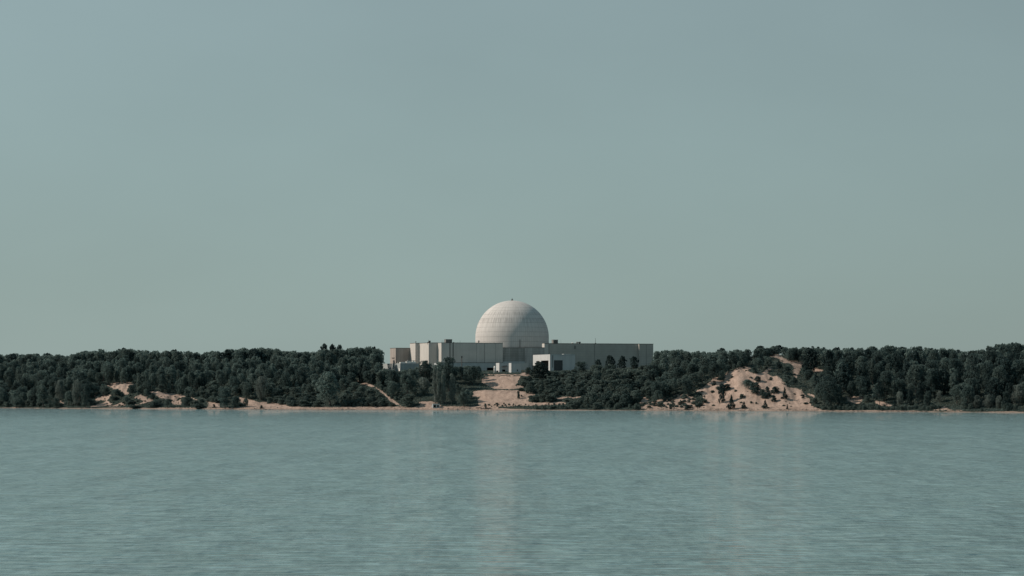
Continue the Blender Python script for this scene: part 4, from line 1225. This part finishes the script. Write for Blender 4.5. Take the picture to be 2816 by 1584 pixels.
LANDMARKS = [(45, 1100, 'the spreading waterline tree'), (120, 1090, 'the full beach tree'), (164, 1080, 'the grey-green beach tree'), (225, 1080, 'the pale and dark tree pair'),
 (300, 1100, 'the lower sand patches'), (335, 1060, 'the top of the low dune'), (440, 1090, 'the far end of the low dune'), (514, 1104, 'the umbrella-shaped beach tree'),
 (550, 1115, 'the wide waterline shrub'), (620, 1095, 'the big dark beach tree'), (676, 1108, 'the lone small beach tree'), (718, 1070, 'the tall pale-topped tree'),
 (800, 1105, 'the widest beach strip'), (905, 1070, 'the very large round tree'), (914, 960, 'the skyline pine trio'), (1000, 1055, 'the upper sand path'), (1080, 1100, 'the lower sand path'),
 (1055, 1000, 'the low annex edge'), (1110, 1010, 'the low annex front'), (1166, 1020, 'the broad dark tree'), (1121, 1060, 'the leafy annex tree'), (1196, 1110, 'the concrete outfall'), (1218, 1060, 'the three poplars'),
 (1270, 1000, 'the utility pole'), (1298, 1035, 'the tree rimming the cleared sand'), (1330, 1015, 'the dark podium opening'), (1360, 1020, 'the white tank'), (1420, 1020, 'the white shed'), (1370, 1060, 'the upper cleared sand'),
 (1380, 1110, 'the lower cleared sand'), (1426, 1085, 'the upright sand shrub'), (1484, 1018, 'the broad pine'), (1540, 1010, 'the roller door'), (1460, 1098, 'the corner bush'), (1560, 1094, 'the hidden sand ledge'),
 (1600, 1008, 'the dark corner tree'), (1645, 1000, 'the smallest wing pine'), (1678, 990, 'the widest wing pine'), (1711, 995, 'the middle wing pine'), (1743, 995, 'the end wing pine'), (1797, 1000, 'the wing end wall'),
 (1770, 1100, 'the scrubby sand start'), (1850, 1110, 'the scrubby sand'), (1985, 1035, 'the dark shade-casting tree'), (1985, 970, 'the spreading skyline pine'), (1998, 1090, 'the ragged pine'),
 (2011, 1105, 'the plump juniper'), (2046, 1115, 'the small juniper'), (2104, 1112, 'the middle juniper'), (2165, 1118, 'the spire juniper'), (2079, 1066, 'the largest sand hill bush'), (2057, 1056, 'the loose green bush'),
 (2130, 1072, 'the far bush clump'), (2158, 1080, 'the lone flank juniper'), (2077, 1018, 'the upper lip bush'), (2090, 962, 'the crest pine'), (2150, 985, 'the top sand patch'), (2190, 1030, 'the sandy gully'), (2250, 1018, 'the small upper sand patch'),
 (2230, 1100, 'the bare hill flank'), (2355, 1100, 'the first small sand patch'), (2383, 1096, 'the bush between sand patches'), (2430, 1110, 'the second small sand patch'), (2475, 1095, 'the pale lone tree'),
 (2584, 1090, 'the pale tree above the point'), (2595, 1125, 'the beach point'), (2632, 1085, 'the mid-green beach tree'), (2700, 1105, 'the pale trio'), (2802, 1085, 'the leaning pale tree')]
WORDY = {'round': 'green tree', 'dark': 'dark leafy tree', 'pine': 'open pine', 'bushpine': 'bushy pine', 'shrub': 'green shrub', 'darkshrub': 'dark shrub'}
def describe(p):
    """where it stands, told from the most telling thing near it in the view"""
    ob = KINDS[p['kind']]['obj']
    top = proj(p['x'], p['y'], p['z'] + p['H'])[1]; base = proj(p['x'], p['y'], p['z'])[1]
    px, py = p['px'], (top + base) / 2
    lx, ly, ln = min(LANDMARKS, key=lambda q: ((q[0] - px) * 1.2) ** 2 + (q[1] - py) ** 2)
    dx, dy = px - lx, ly - py
    far = 'well ' if abs(dy) > 45 else ('' if abs(dy) > 18 else 'just ')
    rel = far + ('above' if dy > 0 else 'below') if abs(dy) > 8 else 'level with'
    side = '' if abs(dx) < 10 else (', toward the dome' if (dx > 0) == (px < 1408) else ', away from the dome')
    if abs(dx) > 45:
        side = side.replace(', ', ', farther ')
    sz = ('large ' if p['H'] > (1.6 if ob == 'shrub' else 6.8) else ('small ' if p['H'] < (0.8 if ob == 'shrub' else 4.2) else '')) + ('slim ' if p['W'] < 0.55 * p['H'] else ('broad ' if p['W'] > (1.5 if ob == 'shrub' else 0.85) * p['H'] else ''))
    k = WORDY[p['kind']]
    if p['d'] > 78:
        k = 'skyline ' + k
    lab = f'{sz}{k} {rel} {ln}{side}'
    zone = next(t for b, t in ((560, 'around the low dune'), (1075, 'by the sand path and beach trees'), (1345, 'below the grey blocks'), (1800, 'below the entrance and wing'), (2240, 'around the sand hill'), (9999, 'of the dark woods')) if lx < b)
    if len(lab.split()) > 16:
        lab = lab.replace('farther ', '')
    if len(lab.split()) > 16:
        lab = lab.replace(sz, sz.split()[0] + ' ' if sz else '')
    if len(lab.split()) > 16:
        lab = lab.replace(side, '')
    return lab, ('shrub' if ob == 'shrub' else 'tree'), f'{WORDY[p["kind"]]}s {zone}'

limit = {'broadleaf_tree': 292, 'pine_tree': 285, 'shrub': 288}
for p in plants:
    if p['pick']:
        limit[KINDS[p['kind']]['obj']] = limit.get(KINDS[p['kind']]['obj'], 300) - 1
rest = []; seen_labels = {}
for ob in ('broadleaf_tree', 'pine_tree', 'shrub'):
    ps = sorted([p for p in plants if not p['pick'] and KINDS[p['kind']]['obj'] == ob], key=lambda q: -q['vis'])
    nt_ = 0
    for p in ps:
        if nt_ < limit[ob] and p['vis'] >= 2:
            p['thing'] = True; nt_ += 1
        elif p.get('visall', 0) > 0 or p['px'] < 0 or p['px'] > 2816:
            rest.append(p)
for p in plants:
    if p['pick']:
        put_plant(p['kind'], p['x'], p['y'], p['z'], p['H'], p['W'], p['label'], p['cat'], p['group'], p['seed'])
    elif p.get('thing'):
        lab, cat, grp = describe(p)
        seen_labels[lab] = seen_labels.get(lab, 0) + 1
        put_plant(p['kind'], p['x'], p['y'], p['z'], p['H'], p['W'], lab, cat, grp, p['seed'], 0.03)

# the remaining woods and scrub read as one mass
def mass(name, ps, nl, size, mat, label):
    Vs, Ts = [], []
    clouds = {}
    for p in ps:
        g = np.random.default_rng(p['seed'])
        shp = KINDS[p['kind']].get('shape', p['kind'])
        key = (shp, p['seed'] % 5)
        if key not in clouds:
            P, Nn, tone, gg = crown_cloud(shp, 700 + p['seed'] % 5, nl)
            clouds[key] = leaf_quads(P, Nn, size * (0.6 + 0.8 * gg.random(nl)), gg, tone, 0.8)
        V, Q, T = clouds[key]
        a = g.random() * 6.283
        Rm = np.array([[math.cos(a), -math.sin(a), 0], [math.sin(a), math.cos(a), 0], [0, 0, 1]])
        V2 = (V @ Rm.T) * np.array([p['W'] * 0.95, p['W'] * 0.95, p['H']]) + np.array([p['x'], p['y'], p['z'] - 0.12])
        off = {'dark': -0.2, 'darkshrub': -0.2, 'pine': -0.25}.get(p['kind'], 0.0) + g.normal() * 0.12
        Vs.append(V2); Ts.append(np.clip(T + off, 0, 1))
    if not Vs:
        return
    V = np.concatenate(Vs); T = np.concatenate(Ts)
    Q = np.arange(len(V)).reshape(-1, 4)
    tag(link(name, mesh_np(name, V, Q, mat, False, {'tone': T})), label, name, None, 'stuff')
mass('forest', [p for p in rest if KINDS[p['kind']]['obj'] != 'shrub'], 800, 0.036, M['leaf'], 'dense mixed woods filling in behind the trees on the bluff')
mass('scrub', [p for p in rest if KINDS[p['kind']]['obj'] == 'shrub'], 420, 0.065, M['shrub'], 'low tangled scrub covering the slope below the plant')

# undergrowth on the vegetated ground, dune grass thinning out over the sand
def undergrowth():
    g = np.random.default_rng(77)
    n = 200000
    u = g.uniform(-200, 3000, n); d = 1.6 + 73 * g.random(n) ** 1.4
    Y = shoreY(u) + d; X = (u - CX) / F * Y; Z = gz(u, d)
    px, py = proj(X, Y, Z)
    s = sand_at(px, py)
    j = np.zeros(n)
    near = sand_at(px + 6, py) & sand_at(px - 6, py) & sand_at(px, py - 3) & sand_at(px, py + 3)
    clumpy = fbm(X, Y, 2.4) > 0.30
    cleared = (px > 1300) & (px < 1440) & (py > 1030)
    keep = ((~s) & (d > _beach(u) + 0.6)) | ((~near | clumpy) & (g.random(n) < 0.35) & ~cleared)
    plant_area = (px > 1340) & (px < 1440) & (py > 1015) & (py < 1034)
    keep &= ~(plant_area & (g.random(n) < 0.6))
    X, Y, Z, s = X[keep], Y[keep], Z[keep], s[keep]
    m = len(X)
    h = np.where(s, 0.08, 0.15) * (0.6 + 0.9 * g.random(m))
    P = np.stack([X, Y, Z + h * 0.6], 1)
    Nn = g.normal(size=(m, 3)) + np.array([0, -0.5, 0.5])
    V, Q, T = leaf_quads(P, Nn, h, g, np.clip(0.45 + 0.25 * fbm(X, Y, 9) + 0.15 * g.normal(size=m), 0, 1), 0.8)
    tag(link('undergrowth', mesh_np('undergrowth', V, Q, M['shrub'], False, {'tone': T})), 'low grass and undergrowth over the bluff and dunes', 'undergrowth', None, 'stuff')
undergrowth()

# ------------------------------------------------------------------ small things on the beach
def boulder(px, py, w, label, seed, mat='rock', flat=0.6):
    d = ground_hit(px, py)
    x, y, z = (float(t) for t in world_pt(px, d))
    g = np.random.default_rng(seed)
    W = w / F * y / 2
    n, rows = 10, 6
    V, Q = [], []
    for i in range(rows + 1):
        t = math.pi * i / rows
        for k in range(n):
            a = 2 * math.pi * k / n
            rr_ = W * (0.8 + 0.35 * g.random())
            V.append((rr_ * math.sin(t) * math.cos(a), rr_ * math.sin(t) * math.sin(a), W * flat * math.cos(t)))
    for i in range(rows):
        for k in range(n):
            Q.append((i * n + k, i * n + (k + 1) % n, (i + 1) * n + (k + 1) % n, (i + 1) * n + k))
    o = link('boulder', mesh_np('boulder', V, Q, M[mat]))
    o.location = (x, y, z + W * flat * 0.3)
    return tag(o, label, 'boulder')
boulder(1033, 1121, 7, 'dark flat boulder on the open beach below the sand path', 1)
boulder(1047, 1119, 4, 'small dark boulder beside the flat one on the open beach', 2)
boulder(958, 1123, 6, 'dark boulder at the water edge under the large round tree', 3)
boulder(1215, 1123, 5, 'dark boulder at the water beside the outfall', 4)
boulder(1232, 1125, 6, 'low dark boulder at the water between outfall and driftwood', 5)
boulder(1258, 1125, 5, 'dark boulder at the water nearest the driftwood', 6)
boulder(1166, 1114, 5, 'dark boulder on the sand mound above the outfall', 7)
boulder(700, 1124, 4, 'small boulder at the water beyond the lone small tree', 8)
boulder(763, 1122, 5, 'dark boulder on the widening beach strip', 9)

def log(px, py, L, ang, label, seed):
    d = ground_hit(px, py)
    x, y, z = (float(t) for t in world_pt(px, d))
    Lm = L / F * y
    o = empty('driftwood_log', (x, y, z + 0.12), R(ang)); tag(o, label, 'driftwood', 'driftwood below the cleared sand')
    mb = MB().tube([(-Lm / 2, 0, 0), (-Lm / 6, 0.08, 0.05), (Lm / 6, -0.05, 0.03), (Lm / 2, 0.05, 0.12)], [0.16, 0.15, 0.13, 0.08], 7)
    mb.build('stem', M['wood'], o)
    MB().tube([(Lm / 6, 0, 0.05), (Lm / 4, 0.2, 0.4), (Lm / 3.4, 0.3, 0.6)], [0.07, 0.05, 0.02], 5).build('branch', M['wood'], o)
log(1316, 1123, 16, 8, 'longest dark driftwood log by the stubby shrub', 1)
log(1327, 1125, 12, -14, 'short driftwood log at the water edge below the longest one', 2)
log(1345, 1124, 12, 25, 'driftwood log just past the stubby shrub', 3)

# concrete outfall in the beach
d = ground_hit(1199, 1121)
x, y, z = (float(t) for t in world_pt(1199, d))
out = empty('concrete_outfall', (x, y, z - 0.2), R(8)); tag(out, 'small pale concrete outfall with two dark openings in the beach sand', 'outfall')
mb = MB()
wall_piece(mb, 'x', -0.9, 0.25, -1.15, 1.15, 0, 1.35, [(-0.95, -0.1, 0.25, 1.1), (0.3, 0.85, 0.25, 1.1)])
mb.box(-1.15, 1.15, 0.9, 1.1, 0, 1.35); mb.box(-1.15, -0.95, -0.65, 0.9, 0, 1.35); mb.box(0.95, 1.15, -0.65, 0.9, 0, 1.35)
mb.box(-1.2, 1.2, -0.95, 1.15, 1.35, 1.5)
mb.build('headwall', M['pale_wall'], out)
MB().box(-0.94, 0.94, -0.3, -0.2, 0.02, 1.33).build('opening_shade', M['dark'], out)  # dark panel behind both holes, its colour standing in for their shade
for px, py, w, lab, sd in ((1188, 1119, 5, 'pale block of rubble against the outfall on its path side', 21), (1210, 1120, 5, 'pale block of rubble against the outfall on its driftwood side', 22)):
    boulder(px, py, w, lab, sd, 'pale_wall', 0.8)
def wrack():
    g = np.random.default_rng(91)
    n = 3600
    u = g.uniform(-100, 2950, n)
    d = np.where(g.random(n) < 0.6, 0.25 + 0.5 * g.random(n), _beach(u) * (0.5 + 0.6 * g.random(n)))
    Y = shoreY(u) + d; X = (u - CX) / F * Y; Z = gz(u, d)
    k = fbm(X, Y, 5.0) > -0.05
    X, Y, Z = X[k], Y[k], Z[k]; m = len(X)
    L = 0.08 + 0.5 * g.random(m) ** 3; H = 0.03 + 0.06 * g.random(m); W = 0.04 + 0.06 * g.random(m); a = g.random(m) * 3.14
    cx, sx = np.cos(a), np.sin(a)
    pts = []
    for (p, q, r_) in ((-1, -1, 0), (1, -1, 0), (1, 1, 0), (-1, 1, 0), (-.7, -.6, 1), (.6, -.7, 1), (.7, .6, 1), (-.6, .7, 1)):
        pts.append(np.stack([X + L * p * cx - W * q * sx, Y + L * p * sx + W * q * cx, Z - 0.03 + H * r_ * 1.4], 1))
    V = np.stack(pts, 1).reshape(-1, 3)
    base = np.arange(m)[:, None, None] * 8
    Q = (base + np.array([(4, 5, 6, 7), (0, 1, 5, 4), (1, 2, 6, 5), (2, 3, 7, 6), (3, 0, 4, 7)])[None]).reshape(-1, 4)
    tag(link('beach_debris', mesh_np('beach_debris', V, Q, M['wood'])), 'dark sticks and stones washed up along the waterline', 'debris', None, 'stuff')
wrack()
print('plants', len(plants), 'things', sum(1 for p in plants if p['pick'] or p.get('thing')), 'rest', len(rest), 'labels', len(seen_labels), sum(1 for v in seen_labels.values() if v > 1))
